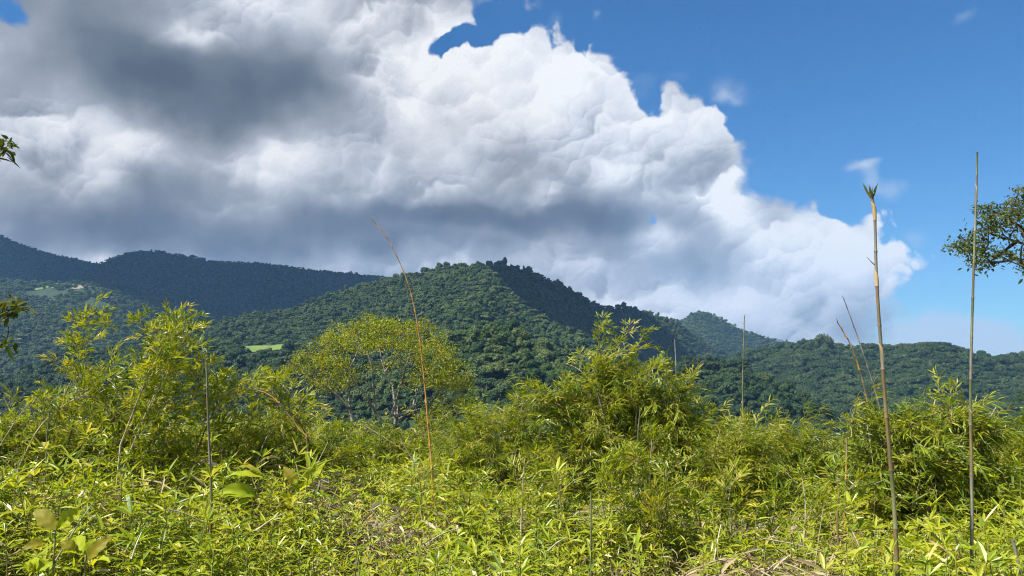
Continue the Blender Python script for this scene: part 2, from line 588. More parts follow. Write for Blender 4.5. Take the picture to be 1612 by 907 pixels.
def quads_at(c, nrm, size, aspect=1.0, spin=None):
    """small square leaf faces at points c facing nrm"""
    n = len(c)
    ref = unit(n)
    u = np.cross(nrm, ref)
    u /= np.linalg.norm(u, axis=1, keepdims=True) + 1e-9
    w = np.cross(nrm, u)
    s = np.asarray(size).reshape(-1, 1) * 0.5
    a, b = u * s * aspect, w * s
    # a folded kite: gives each face a light and a dark half
    v = np.stack((c - a, c - b * 0.8 + nrm * s * 0.25, c + a, c + b * 0.8 + nrm * s * 0.25), 1).reshape(-1, 3)
    return v, np.arange(4 * n).reshape(n, 4)


ICO = {}


def ico(sub):
    if sub not in ICO:
        bm = bmesh.new()
        bmesh.ops.create_icosphere(bm, subdivisions=sub, radius=1.0)
        ICO[sub] = (np.array([v.co[:] for v in bm.verts]), np.array([[v.index for v in f.verts] for f in bm.faces]))
        bm.free()
    return ICO[sub]


def crown_mesh(name, lobes, leaves, leaf, flat=1.0, stem=0.0):
    """lobes: list of (centre, radius); inner dark body plus many leaf clumps on the lobes' outsides"""
    V, Q, T, k = [], [], [], 0
    iv, it = ico(2)
    for c, r in lobes:
        j = 1 + 0.22 * (rng.random((len(iv), 1)) - 0.5)
        p = iv * r * 0.80 * j * (1, 1, flat) + c
        V.append(p)
        T.append(it + k)
        k += len(p)
    area = np.array([r * r for _, r in lobes])
    per = (leaves * area / area.sum()).astype(int) + 1
    cc = np.array([c for c, _ in lobes])
    rr = np.array([r for _, r in lobes])
    for (c, r), n in zip(lobes, per):
        u = unit(n)
        u[:, 2] = np.where(u[:, 2] < -0.35, -u[:, 2], u[:, 2])
        p = c + u * r * (0.80 + 0.28 * rng.random((n, 1))) * (1, 1, flat)
        dd = np.linalg.norm((p[:, None] - cc[None]) / (1, 1, flat), axis=2) / rr[None]
        keep = (dd < 0.74).sum(1) == 0
        p, u = p[keep], u[keep]
        nn = u + 0.75 * unit(len(p)) + (0, 0, 0.35)
        nn /= np.linalg.norm(nn, axis=1, keepdims=True)
        v, q = quads_at(p, nn, leaf * (0.6 + 0.9 * rng.random(len(p))))
        V.append(v)
        Q.append(q + k)
        k += len(v)
    nq = sum(len(q) for q in Q)
    if stem:                                 # a pale bole and forks under an open crown
        tw = [tube([(0, 0, -stem), (.1, 0, -stem * .3), (0, .1, 3.0)], [.34, .28, .18], 5)]
        for j in range(5):
            c = lobes[(j * 3) % len(lobes)][0]
            tw.append(tube([(0, 0, -1.5 - j * .3), c * .5 + (0, 0, -.8), c], [.2, .15, .07], 4))
        v, q = join(tw)
        V.append(v)
        Q.append(q + k)
    q = np.concatenate(Q)
    t = np.concatenate(T)
    mi = np.zeros(len(q) + len(t))
    mi[nq:len(q)] = 1
    return mesh_from(name, np.concatenate(V), [q, t], [M_FOREST, M_TRUNK], mi)


def lobes_for(kind, r):
    """crown about r metres in radius standing on z = 0 (its underside)"""
    out = []
    if kind == 'round':
        out.append((np.array((0, 0, r * 0.85)), r * 0.72))
        for k in range(11):
            a, h = k * 2.4, rng.uniform(0.35, 1.35)
            rad = r * 0.62 * math.sqrt(max(0.1, 1 - ((h - 0.7) / 0.9) ** 2))
            out.append((np.array((math.cos(a) * rad, math.sin(a) * rad, r * h)), r * rng.uniform(0.28, 0.44)))
    elif kind == 'umbrella':
        for k in range(15):
            a, q = k * 2.4, math.sqrt((k + 0.5) / 15)
            out.append((np.array((math.cos(a) * q * r * 1.1, math.sin(a) * q * r * 1.1, r * (0.62 - 0.25 * q * q + rng.uniform(-.06, .06)))), r * rng.uniform(0.26, 0.36)))
    elif kind == 'tall':
        for k in range(12):
            h = k / 11
            a, rad = k * 2.4, r * 0.42 * math.sin(math.pi * (0.15 + 0.75 * h))
            out.append((np.array((math.cos(a) * rad, math.sin(a) * rad, r * (0.3 + 1.8 * h))), r * rng.uniform(0.30, 0.42)))
    else:                                    # ragged
        for k in range(13):
            a, q = k * 2.4, math.sqrt((k + 0.4) / 13)
            out.append((np.array((math.cos(a) * q * r * 0.9, math.sin(a) * q * r * 0.9, r * rng.uniform(0.3, 1.2) * (1.1 - 0.5 * q))), r * rng.uniform(0.2, 0.42)))
    return out


def tube(pts, rad, sides=7, cap=True):
    """tapered tube along points -> verts, quads (list), tris"""
    pts = np.asarray(pts, float)
    rad = np.broadcast_to(np.asarray(rad, float), (len(pts),))
    tg = np.gradient(pts, axis=0)
    tg /= np.linalg.norm(tg, axis=1, keepdims=True) + 1e-9
    ref = np.array((0.31, 0.9, 0.2)) if abs(tg[0, 2]) > 0.5 else np.array((0.1, 0.2, 1.0))
    u = np.cross(tg, ref)
    u /= np.linalg.norm(u, axis=1, keepdims=True) + 1e-9
    w = np.cross(tg, u)
    a = np.linspace(0, 2 * np.pi, sides, endpoint=False)
    ring = pts[:, None] + rad[:, None, None] * (np.cos(a)[None, :, None] * u[:, None] + np.sin(a)[None, :, None] * w[:, None])
    v = ring.reshape(-1, 3)
    idx = np.arange(len(v)).reshape(len(pts), sides)
    nx = np.roll(idx, -1, 1)
    q = np.stack((idx[:-1], nx[:-1], nx[1:], idx[1:]), -1).reshape(-1, 4)
    return v, q


def join(parts):
    V, Q, k = [], [], 0
    for v, q in parts:
        V.append(v)
        Q.append(q + k)
        k += len(v)
    return np.concatenate(V), np.concatenate(Q)


def trunk_mesh(h, r):
    parts = [tube([(0, 0, -3), (0.1, 0, h * 0.4), (0, 0.1, h * 0.8), (0.2, 0, h * 1.15)], [r * 1.5, r, r * 0.8, r * 0.4])]
    for k in range(4):
        a = k * 1.7
        parts.append(tube([(0, 0, h * 0.7), (math.cos(a) * 1.5, math.sin(a) * 1.5, h * 1.0), (math.cos(a) * 3.2, math.sin(a) * 3.2, h * 1.3)], [r * 0.55, r * 0.4, r * 0.2], 5))
    v, q = join(parts)
    return mesh_from('trunk', v, q, [M_TRUNK], smooth=True)


KINDS = ['round', 'round', 'umbrella', 'tall', 'ragged', 'umbrella', 'ragged', 'round', 'umbrella', 'ragged']
CROWNS = [crown_mesh('crown', lobes_for(k, 7.0), 1500 if i < 8 else 650, 0.85, 0.8 if k == 'umbrella' else 1.0, (6.0 if i in (3, 8, 9) else 0.0)) for i, k in enumerate(KINDS)]
TRUNKS = [trunk_mesh(7.0, 0.28) for _ in range(3)]
src = bpy.data.collections.new('forest_crowns')          # sources for the instanced far forest, not linked to the scene
for i, me in enumerate(CROWNS):
    src.objects.link(bpy.data.objects.new('crown_source_%02d' % i, me))


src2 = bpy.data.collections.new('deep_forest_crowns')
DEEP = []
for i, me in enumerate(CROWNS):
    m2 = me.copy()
    m2.materials[0] = M_DEEP_SHADE
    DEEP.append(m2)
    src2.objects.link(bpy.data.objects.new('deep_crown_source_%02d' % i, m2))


def scatter_tree(name):
    ng = bpy.data.node_groups.new(name, 'GeometryNodeTree')
    ng.interface.new_socket('Geometry', in_out='INPUT', socket_type='NodeSocketGeometry')
    ng.interface.new_socket('Geometry', in_out='OUTPUT', socket_type='NodeSocketGeometry')
    return ng


def instancer(coll, name):
    """geometry nodes: put members of a collection on the mesh's points (attributes pick, rot, size)"""
    ng = scatter_tree(name)
    nn = ng.nodes
    gi, go = nn.new('NodeGroupInput'), nn.new('NodeGroupOutput')
    ci = nn.new('GeometryNodeCollectionInfo')
    ci.inputs['Collection'].default_value = coll
    ci.inputs['Separate Children'].default_value = True
    ci.inputs['Reset Children'].default_value = True
    ip = nn.new('GeometryNodeInstanceOnPoints')
    ip.inputs['Pick Instance'].default_value = True

    def attr(n, t):
        a = nn.new('GeometryNodeInputNamedAttribute')
        a.data_type = t
        a.inputs['Name'].default_value = n
        return a.outputs['Attribute']
    l = ng.links
    l.new(gi.outputs[0], ip.inputs['Points'])
    l.new(ci.outputs[0], ip.inputs['Instance'])
    l.new(attr('pick', 'INT'), ip.inputs['Instance Index'])
    l.new(attr('rot', 'FLOAT_VECTOR'), ip.inputs['Rotation'])
    l.new(attr('size', 'FLOAT_VECTOR'), ip.inputs['Scale'])
    l.new(ip.outputs[0], go.inputs[0])
    return ng


def scatter(name, pts, pick, rot, size, ng, label, cat=None):
    me = bpy.data.meshes.new(name)
    me.vertices.add(len(pts))
    me.vertices.foreach_set('co', np.asarray(pts, np.float32).ravel())
    for an, t, key, arr in (('pick', 'INT', 'value', pick), ('rot', 'FLOAT_VECTOR', 'vector', rot), ('size', 'FLOAT_VECTOR', 'vector', size)):
        at = me.attributes.new(an, t, 'POINT')
        at.data.foreach_set(key, np.asarray(arr, np.int32 if t == 'INT' else np.float32).ravel())
    o = link(name, me, kind='stuff', label=label, cat=cat)
    md = o.modifiers.new('scatter', 'NODES')
    md.node_group = ng
    return o


NG_FOREST = instancer(src, 'forest_scatter')
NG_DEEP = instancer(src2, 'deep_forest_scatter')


def project(p):
    """world points -> photo pixels and depth"""
    q = np.asarray(p) - EYE
    fy = q[:, 1] * math.cos(PITCH) + q[:, 2] * math.sin(PITCH)
    fz = -q[:, 1] * math.sin(PITCH) + q[:, 2] * math.cos(PITCH)
    return 806 + F * q[:, 0] / fy, 453.5 - F * fz / fy, fy


CLEAR = {  # open meadow and bare patches on the slopes: hill -> list of (px, py, half width, half height)
    'main': [],
    'near_left': [(20, 578, 46, 9), (430, 548, 60, 9), (475, 538, 26, 8), (395, 556, 26, 6)],
    'left_slope': [(150, 480, 26, 9), (70, 462, 40, 8), (120, 458, 22, 6)],
}
NEAR = []                                   # candidates for individual trees


def plant(key, spacing, label, size=(0.75, 1.35), kinds=None, individual=False, deep=False):
    h = HILLS[key]
    lim0, lim1 = max(h.px0, -260), min(h.px1, 1880)
    Y0 = h.dist[:, 1].max()
    xs, ys = [], []
    # jittered grid in metres over the hill's front
    px = np.array([lim0, lim1])
    x0 = min((lim0 - 806) / F * Y0 * 1.03, (lim0 - 806) / F * (Y0 - h.depth))
    x1 = max((lim1 - 806) / F * Y0 * 1.03, (lim1 - 806) / F * (Y0 - h.depth))
    gx, gy = np.meshgrid(np.arange(x0, x1, spacing), np.arange(h.dist[:, 1].min() - h.depth, Y0 + 40, spacing))
    x = gx.ravel() + rng.uniform(-.5, .5, gx.size) * spacing
    y = gy.ravel() + rng.uniform(-.5, .5, gx.size) * spacing
    pxx = h.px_of(x, y)
    Y, _ = h.crest(pxx)
    ok = (pxx > lim0) & (pxx < lim1) & (y < Y + 25) & (y > Y - h.depth * 0.97)
    x, y = x[ok], y[ok]
    z = h.height(x, y)
    ok = z > h.base + 1
    # drop what other hills bury
    for k2, h2 in HILLS.items():
        if k2 != key:
            p2 = h2.px_of(x, y)
            Y2, _ = h2.crest(p2)
            ins = (p2 > h2.px0) & (p2 < h2.px1) & (y < Y2) & (y > Y2 - h2.depth)
            z2 = np.where(ins, h2.height(x, y), -1e9)
            ok &= z > z2 - 1
    x, y, z = x[ok], y[ok], z[ok]
    p = np.stack((x, y, z), 1)
    u, v, _ = project(p)
    keep = np.ones(len(p), bool)
    for (cx, cyy, wx, wy) in CLEAR.get(key, ()):
        keep &= ((u - cx) / wx) ** 2 + ((v - cyy) / wy) ** 2 > 0.25 + 1.5 * vnoise(u / 9.0, v / 4.0, 61)
    p, u, v = p[keep], u[keep], v[keep]
    n = len(p)
    pick = rng.choice(kinds if kinds is not None else np.arange(len(CROWNS)), n)
    s = 0.5 * (size[0] + size[1]) * np.clip(np.exp(rng.normal(0, 0.22, n)), .6, 1.5) * (0.8 + 0.5 * vnoise(p[:, 0] / 60, p[:, 1] / 60, 77))
    s = np.where((pick == 3), s * 0.72, s)
    s = np.where(rng.random(n) < 0.03, s * 1.25, s)
    sz = np.stack((s, s, s * rng.uniform(0.85, 1.2, n)), 1)
    rot = np.stack((rng.uniform(-.08, .08, n), rng.uniform(-.08, .08, n), rng.uniform(0, 6.28, n)), 1)
    lift = np.where((pick == 3) | (pick >= 8), 4.5, rng.uniform(0.4, 2.4, n))
    p[:, 2] += lift * s - 1.0
    if individual:
        NEAR.append((key, p, pick, rot, sz, u, v))
        return
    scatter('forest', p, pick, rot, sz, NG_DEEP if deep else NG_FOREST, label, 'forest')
    print('forest', key, n)


plant('far_left', 13, 'dark blue forest on the highest far mountain at the left', (0.55, 1.1))
plant('far_ridge', 12, 'shadowed blue forest along the long flat topped far ridge', (0.55, 1.1))
plant('left_slope', 11, 'hazy pale green woods on the sunlit far left slope', (0.55, 1.1))
plant('peak', 12, 'blue hazy woods on the small pointed far peak', (0.5, 1.0))
plant('behind', 10, 'woods on the hill just behind the dark shoulder of the round hill', (0.5, 1.0))
plant('right_range', 12, 'broad green woodland on the long low ridge at the right', (0.8, 1.6), [1, 2, 4, 5, 2, 5, 2, 6], deep=True)  # partial cloud shade is put into the darker leaf colour here
plant('dark_shoulder', 9, 'dark forest on the shaded steep shoulder of the round hill', (0.6, 1.1))
plant('main', 8, 'dense sunlit rainforest over the round central hill', (0.45, 1.0))
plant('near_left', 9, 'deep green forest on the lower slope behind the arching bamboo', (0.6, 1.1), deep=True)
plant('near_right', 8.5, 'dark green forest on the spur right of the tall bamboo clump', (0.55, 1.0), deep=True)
plant('near_mid', 8.5, '', (0.5, 1.0), None, True)


def forest_individuals():
    for (key, p, pick, rot, sz, u, v) in NEAR:
        d = p[:, 1]
        vis = (u > -30) & (u < 1640) & (v < 712) & (v > 480)
        order = np.argsort(np.where(vis, d, 1e9))
        keep = order[:min(250, vis.sum())]
        rest = np.setdiff1d(np.arange(len(p)), keep)
        print('individual trees', len(keep), 'rest', len(rest), d[keep].min(), d[keep].max())
        for i in keep:
            flat = KINDS[pick[i]] == 'umbrella'
            r = thing('forest_tree', p[i], 'flat topped dark green tree on the wooded knoll beyond the bamboo' if flat else
                      'rounded dark green tree on the wooded knoll beyond the bamboo', 'tree', 'trees on the wooded knoll behind the bamboo')
            r.rotation_euler = rot[i]
            r.scale = sz[i]
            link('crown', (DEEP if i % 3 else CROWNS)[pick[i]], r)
            link('trunk', TRUNKS[i % 3], r, (0, 0, -5.0))
        if len(rest):
            scatter('forest', p[rest], pick[rest], rot[rest], sz[rest], NG_FOREST, 'far crowns of the forest on the middle knoll beyond the bamboo', 'forest')


forest_individuals()

# open patches between the trees: thin sheets of meadow and bare earth laid on the slopes
for key, lst in CLEAR.items():
    h = HILLS[key]
    for j, (cx, cyy, wx, wy) in enumerate(lst):
        # find the slope point behind the pixel
        Yc, _ = h.crest(np.array([cx]))
        ys = Yc[0] - np.linspace(0, h.depth, 400)
        pr = np.array([P(cx, cyy, y) for y in ys])
        hit = np.argmax(pr[:, 2] < h.height(pr[:, 0], pr[:, 1]))
        c = pr[hit]
        a = np.linspace(0, 2 * np.pi, 28, endpoint=False)
        rr = np.linspace(0, 1, 7)
        jag = 1 + 0.3 * (vnoise(np.cos(a) * 2 + 9 * j, np.sin(a) * 2, 40 + j) - 0.5)
        sx, sy = wx / F * c[1] * 1.5, wy / F * c[1] * 3.6
        g = np.array([(c[0] + math.cos(q) * r * sx * jj, c[1] + math.sin(q) * r * sy * jj) for r in rr for q, jj in zip(a, jag)])
        zz = h.height(g[:, 0], g[:, 1]) + 0.9
        vv = np.column_stack((g, zz))
        idx = np.arange(len(vv)).reshape(7, 28)
        nx = np.roll(idx, -1, 1)
        q = np.stack((idx[:-1], idx[1:], nx[1:], nx[:-1]), -1).reshape(-1, 4)
        bare = key == 'left_slope' and j == 0
        link('bare_slope' if bare else 'meadow', mesh_from('meadow', vv, q, [M_SLIDE if bare else M_MEADOW], smooth=True), kind='structure')
# ------------------------------------------------------------------ leaves, sprays, shoots
M_BAMBOO = leaf_mat('bamboo_leaf', [(0.08, 0.14, 0.012), (0.17, 0.245, 0.014), (0.26, 0.32, 0.016), (0.34, 0.36, 0.02), (0.45, 0.39, 0.08)], 0.5, 0.38, 0.5, 0.9)
M_COVER = leaf_mat('shoot_leaf', [(0.12, 0.20, 0.018), (0.24, 0.32, 0.02), (0.34, 0.40, 0.022), (0.42, 0.44, 0.026), (0.52, 0.46, 0.12)], 0.46, 0.38, 0.5, 0.8)
M_DRY = leaf_mat('dry_leaf', [(0.20, 0.14, 0.07), (0.34, 0.26, 0.14), (0.46, 0.39, 0.25), (0.55, 0.50, 0.36)], 0.2, 0.6, 0.3, 0.8, (1.1, 1.0, 0.8))
M_DARKLEAF = leaf_mat('glossy_dark_leaf', [(0.04, 0.075, 0.014), (0.085, 0.115, 0.022), (0.16, 0.16, 0.04)], 0.35, 0.45, 0.3, 0.8)
M_TWIG = plain_mat('green_twig', (0.14, 0.15, 0.035), (0.30, 0.26, 0.09), 9.0, 0.6)
M_BROAD = leaf_mat('broad_leaf', [(0.25, 0.36, 0.02), (0.36, 0.43, 0.02), (0.48, 0.50, 0.02)], 0.5, 0.55, 0.2, 16.0, (1.35, 1.2, 0.4))
M_OLIVE = leaf_mat('olive_leaf', [(0.20, 0.17, 0.015), (0.26, 0.23, 0.02), (0.30, 0.28, 0.03)], 0.5, 0.55, 0.2, 16.0, (1.3, 1.1, 0.4))
M_TREELEAF = leaf_mat('thin_tree_leaf', [(0.13, 0.19, 0.014), (0.22, 0.28, 0.016), (0.30, 0.33, 0.018), (0.30, 0.22, 0.04)], 0.38, 0.5, 0.3, 0.8)


def blades(base, dirn, nrm, length, width, droop, curl=0.12):
    """lance-shaped folded leaves; returns verts, quads, tris"""
    n = len(base)
    dirn = dirn / np.linalg.norm(dirn, axis=1, keepdims=True)
    side = np.cross(dirn, nrm)
    side /= np.linalg.norm(side, axis=1, keepdims=True) + 1e-9
    up = np.cross(side, dirn)
    Ln, W, D = (np.broadcast_to(np.asarray(q, float), (n,)).reshape(-1, 1) for q in (length, width, droop))

    def at(t, s, k):
        return base + dirn * Ln * t * (1 - 0.25 * D * t) + side * W * s * 0.5 - up * W * k + np.array((0, 0, -1.0)) * Ln * D * t * t
    v = np.stack((at(0, 0, 0), at(.32, 1, 0), at(.32, 0, curl * 1.6), at(.32, -1, 0), at(.66, .8, 0), at(.66, 0, curl * 1.4), at(.66, -.8, 0), at(1, 0, 0)), 1).reshape(-1, 3)
    o = 8 * np.arange(n)[:, None]
    q = np.concatenate((o + (1, 4, 5, 2), o + (2, 5, 6, 3)))
    t = np.concatenate((o + (0, 1, 2), o + (0, 2, 3), o + (4, 7, 5), o + (5, 7, 6)))
    return v, q, t


def build_leafy(name, twigs, leafs, mats):
    """twigs: list of (v, q); leafs: (v, q, t)"""
    V, Q, k = [], [], 0
    for v, q in twigs:
        V.append(v)
        Q.append(q + k)
        k += len(v)
    nq_t = sum(len(q) for q in Q)
    v, q, t = leafs
    V.append(v)
    Q.append(q + k)
    mi = np.concatenate((np.zeros(nq_t), np.ones(len(q)), np.ones(len(t))))
    return mesh_from(name, np.concatenate(V), [np.concatenate(Q), t + k], mats, mi)


def spray(name, n_leaf=30, reach=0.5, leaf=0.14, width=0.02, droop=0.35, mat=None, bushy=1.0):
    """a bamboo twig along +X that forks into leafy twiglets"""
    twigs, B, D = [], [], []
    main = np.array([(0, 0, 0), (reach * .35, 0, reach * .10), (reach * .7, rng.normal(0, .03), reach * .10), (reach, rng.normal(0, .05), reach * .0)])
    twigs.append(tube(main, [0.006, 0.005, 0.004, 0.002], 4))
    nt = 6
    for k in range(nt):
        f = 0.15 + 0.85 * k / (nt - 1)
        p = np.array([np.interp(f * 3, range(4), main[:, i]) for i in range(3)])
        a = rng.uniform(-1.2, 1.2) * bushy
        e = rng.uniform(-0.3, 0.8)
        dv = np.array((math.cos(a) * math.cos(e), math.sin(a) * math.cos(e), math.sin(e)))
        ln = reach * rng.uniform(.25, .5)
        tip = p + dv * ln + (0, 0, -0.1 * ln)
        twigs.append(tube([p, p + dv * ln * .5 + (0, 0, .02), tip], [0.003, 0.0025, 0.0012], 3))
        m = max(3, n_leaf // nt)
        for j in range(m):
            g = 0.35 + 0.65 * (j + 1) / m
            B.append(p + (tip - p) * g)
            sd = 1 if j % 2 else -1
            fan = 0.25 + 0.75 * rng.random()
            pv = np.cross(dv, (0, 0, 1.0)) * sd * fan * (1.0 if j < m - 1 else 0.1)
            D.append(dv * 0.8 + pv + (0, 0, rng.uniform(-0.5, 0.25)))
    B, D = np.array(B), np.array(D)
    nn = np.tile((0, 0, 1.0), (len(B), 1)) + 0.45 * rng.normal(size=(len(B), 3))
    lf = blades(B, D, nn, leaf * rng.uniform(.65, 1.25, len(B)), width * rng.uniform(.8, 1.25, len(B)), droop * rng.uniform(0.3, 1.5, len(B)))
    return build_leafy(name, twigs, lf, [M_TWIG, mat or M_BAMBOO])


def shoot(name, h=0.6, whorls=6, per=5, leaf=0.12, width=0.019, mat=None):
    """an upright young bamboo shoot with leaves splayed like a star"""
    lean = rng.normal(0, 0.10, 2)
    stem = np.array([(0, 0, -0.2), (0, 0, 0), (lean[0] * h * .5, lean[1] * h * .5, h * .55), (lean[0] * h, lean[1] * h, h)])
    twigs = [tube(stem, [0.006, 0.006, 0.005, 0.002], 4)]
    B, D, S = [], [], []
    for k in range(whorls):
        f = 0.42 + 0.58 * k / (whorls - 1)
        z = h * f
        p = np.array((np.interp(z, stem[:, 2], stem[:, 0]), np.interp(z, stem[:, 2], stem[:, 1]), z))
        a0 = rng.uniform(0, 6.3)
        for j in range(per if k < whorls - 1 else per + 2):
            a = a0 + j * 6.283 / per + rng.normal(0, .35)
            e = rng.uniform(-0.05, 0.55) + (0.35 if k == whorls - 1 else 0)
            B.append(p)
            D.append((math.cos(a) * math.cos(e), math.sin(a) * math.cos(e), math.sin(e)))
            S.append(0.7 + 0.5 * rng.random())
    B, D, S = np.array(B), np.array(D), np.array(S)
    nn = np.tile((0, 0, 1.0), (len(B), 1)) + 0.25 * rng.normal(size=(len(B), 3))
    lf = blades(B, D, nn, leaf * S, width * (0.8 + 0.4 * rng.random(len(B))), rng.uniform(0.05, 0.55, len(B)))
    return build_leafy(name, twigs, lf, [M_TWIG, mat or M_COVER])


def litter(name, n=9):
    """a tangle of dry straw-coloured blades and stems"""
    tw = []
    for _ in range(4):
        a, e = rng.uniform(0, 6.3), rng.uniform(-.1, .9)
        dv = np.array((math.cos(a) * math.cos(e), math.sin(a) * math.cos(e), math.sin(e)))
        p = np.array((*rng.normal(0, .12, 2), rng.uniform(0.2, 0.45)))
        tw.append(tube([p - dv * .2, p + (0, 0, .02), p + dv * rng.uniform(.15, .4)], [.004, .004, .002], 3))
    B = np.column_stack((rng.normal(0, .16, (n, 2)), rng.uniform(.2, .55, n)))
    D = unit(n) * (1, 1, .5)
    lf = blades(B, D, unit(n) + (0, 0, 1), rng.uniform(.1, .24, n), rng.uniform(.014, .03, n), rng.uniform(.1, .6, n), 0.3)
    return build_leafy(name, tw, lf, [M_DRY, M_DRY])


SPRAYS = [spray('leaf_spray', 40, 0.46, 0.13, 0.017, 0.3) for _ in range(6)] + [spray('leaf_spray', 26, 0.55, 0.18, 0.021, 0.8) for _ in range(3)]
STARS = [spray('leaf_spray', 30, 0.30, 0.14, 0.020, 0.12, None, 1.6) for _ in range(4)]
SHOOTS = [shoot('shoot', rng.uniform(.5, .7)) for _ in range(8)] + [shoot('shoot', rng.uniform(.5, .65), 7, 5, 0.10, 0.015) for _ in range(6)] + [shoot('shoot', rng.uniform(.55, .75), 4, 4, 0.17, 0.026) for _ in range(3)]
LITTERS = [litter('litter') for _ in range(4)]


def source(name, meshes):
    c = bpy.data.collections.new(name)
    for i, me in enumerate(meshes):
        c.objects.link(bpy.data.objects.new('%s_source_%02d' % (name, i), me))
    return c


NG_COVER = instancer(source('shoots', SHOOTS + LITTERS), 'undergrowth_scatter')
NG_SPRAY = instancer(source('sprays', SPRAYS + STARS), 'spray_scatter')


def euler_to(dirn, roll=0.0):
    """rotation that turns +X to dirn, keeping +Z as upright as it can be"""
    d = Vector(dirn).normalized()
    y = Vector((0, 0, 1)).cross(d)
    if y.length < 1e-4:
        y = Vector((0, 1, 0))
    y.normalize()
    z = d.cross(y)
    m = Matrix((d, y, z)).transposed()
    return (m @ Matrix.Rotation(roll, 3, 'X')).to_euler()


# ------------------------------------------------------------------ the carpet of young bamboo
def cover_height(x, y):
    open_side = np.clip((x + 2.5) / 3.0, 0, 1)          # lower towards the middle and right, where the hedges stand
    return (0.66 + 0.26 * np.clip((y - 4.5) / 5.0, 0, 1) * (1 - open_side) - 0.14 * open_side * np.clip((y - 7.0) / 2.5, 0, 1)
            - 0.4 * np.clip((y - 9.5) / 4.0, 0, 1) * np.clip((x + 5.5) / 3, 0.25, 1) + 0.6 * (fnoise(x / 1.5, y / 1.5, 31, 3) - 0.5) + 0.25 * (fnoise(x / 5, y / 5, 8, 2) - 0.5)).clip(0.48, 1.5)


def undergrowth():
    xs, ys = [], []
    for (y0, y1, dens) in ((2.6, 7, 78), (7, 12, 62), (12, 17, 30), (17, 30, 5)):
        w = 0.74 * y1 + 3
        n = int(dens * 2 * w * (y1 - y0))
        xs.append(rng.uniform(-w, w, n))
        ys.append(rng.uniform(y0, y1, n))
    x, y = np.concatenate(xs), np.concatenate(ys)
    ok = np.abs(x) < 0.74 * y + 2.5
    x, y = x[ok], y[ok]
    keep = fnoise(x / 0.8, y / 0.8, 55, 2) > 0.16
    x, y = x[keep], y[keep]
    n = len(x)
    pick = rng.choice(len(SHOOTS), n)
    dry = (fnoise(x / 1.2, y / 1.2, 71, 2) + rng.normal(0, .12, n)) > 0.60 + 0.04 * np.clip((x + 1) / 3, 0, 1)
    pick[dry] = len(SHOOTS) + rng.choice(len(LITTERS), dry.sum())
    s = cover_height(x, y) / 0.62 * rng.uniform(0.75, 1.15, n)
    s = np.where((rng.random(n) < 0.06) & (y > 6), s * 1.5, s)
    s[dry] *= 0.85
    wide = np.clip(s, 0.85, 1.3)
    size = np.stack((wide, wide, s), 1)
    rot = np.stack((rng.normal(0, .16, n), rng.normal(0, .16, n), rng.uniform(0, 6.28, n)), 1)
    pts = np.stack((x, y, ground_z(x, y)), 1)
    scatter('undergrowth', pts, pick, rot, size, NG_COVER, 'carpet of bright yellow green young bamboo with dry straw between', 'undergrowth')
    print('undergrowth', n)


undergrowth()


# ------------------------------------------------------------------ bamboo canes
def cane_mat(name, c1, c2, c3):
    m = mat_new(name)
    t = n_new('ShaderNodeTexCoord')
    f = n_noise(N.vec('MULTIPLY', N(t.outputs['Object']), (14, 14, 1.6)), 1.0, 5, 0.6)
    g = n_noise(N(t.outputs['Object']), 90.0, 3, 0.6)
    b = n_new('ShaderNodeBsdfPrincipled')
    N.put(b, 'Base Color', n_ramp(f + (g - 0.5) * 0.25, [(0.28, c1), (0.5, c2), (0.72, c3)]))
    b.inputs['Roughness'].default_value = 0.45
    mat_out(b.outputs[0])
    return m


M_TAN = cane_mat('tan_cane', (0.055, 0.04, 0.018), (0.15, 0.105, 0.045), (0.28, 0.21, 0.11))
M_GREENCANE = cane_mat('green_cane', (0.05, 0.06, 0.025), (0.12, 0.13, 0.05), (0.25, 0.23, 0.12))
M_ORANGE = cane_mat('orange_cane', (0.22, 0.09, 0.015), (0.42, 0.21, 0.04), (0.50, 0.33, 0.10))
M_GREYCANE = cane_mat('grey_cane', (0.07, 0.065, 0.045), (0.17, 0.155, 0.11), (0.30, 0.28, 0.22))
M_SHEATH = cane_mat('sheath', (0.20, 0.12, 0.04), (0.38, 0.27, 0.12), (0.52, 0.42, 0.24))
M_STRAW = cane_mat('straw_stick', (0.22, 0.17, 0.09), (0.40, 0.34, 0.22), (0.55, 0.50, 0.38))


def curve_pts(pts, n):
    """smooth polyline through the given points, n samples"""
    pts = np.asarray(pts, float)
    if len(pts) == 2:
        return pts[0] + (pts[1] - pts[0]) * np.linspace(0, 1, n)[:, None]
    t = np.linspace(0, len(pts) - 1, n)
    i = np.clip(t.astype(int), 0, len(pts) - 2)
    f = (t - i)[:, None]
    ext = np.concatenate(([2 * pts[0] - pts[1]], pts, [2 * pts[-1] - pts[-2]]))
    p0, p1, p2, p3 = ext[i], ext[i + 1], ext[i + 2], ext[i + 3]
    return 0.5 * ((2 * p1) + (-p0 + p2) * f + (2 * p0 - 5 * p1 + 4 * p2 - p3) * f ** 2 + (-p0 + 3 * p1 - 3 * p2 + p3) * f ** 3)


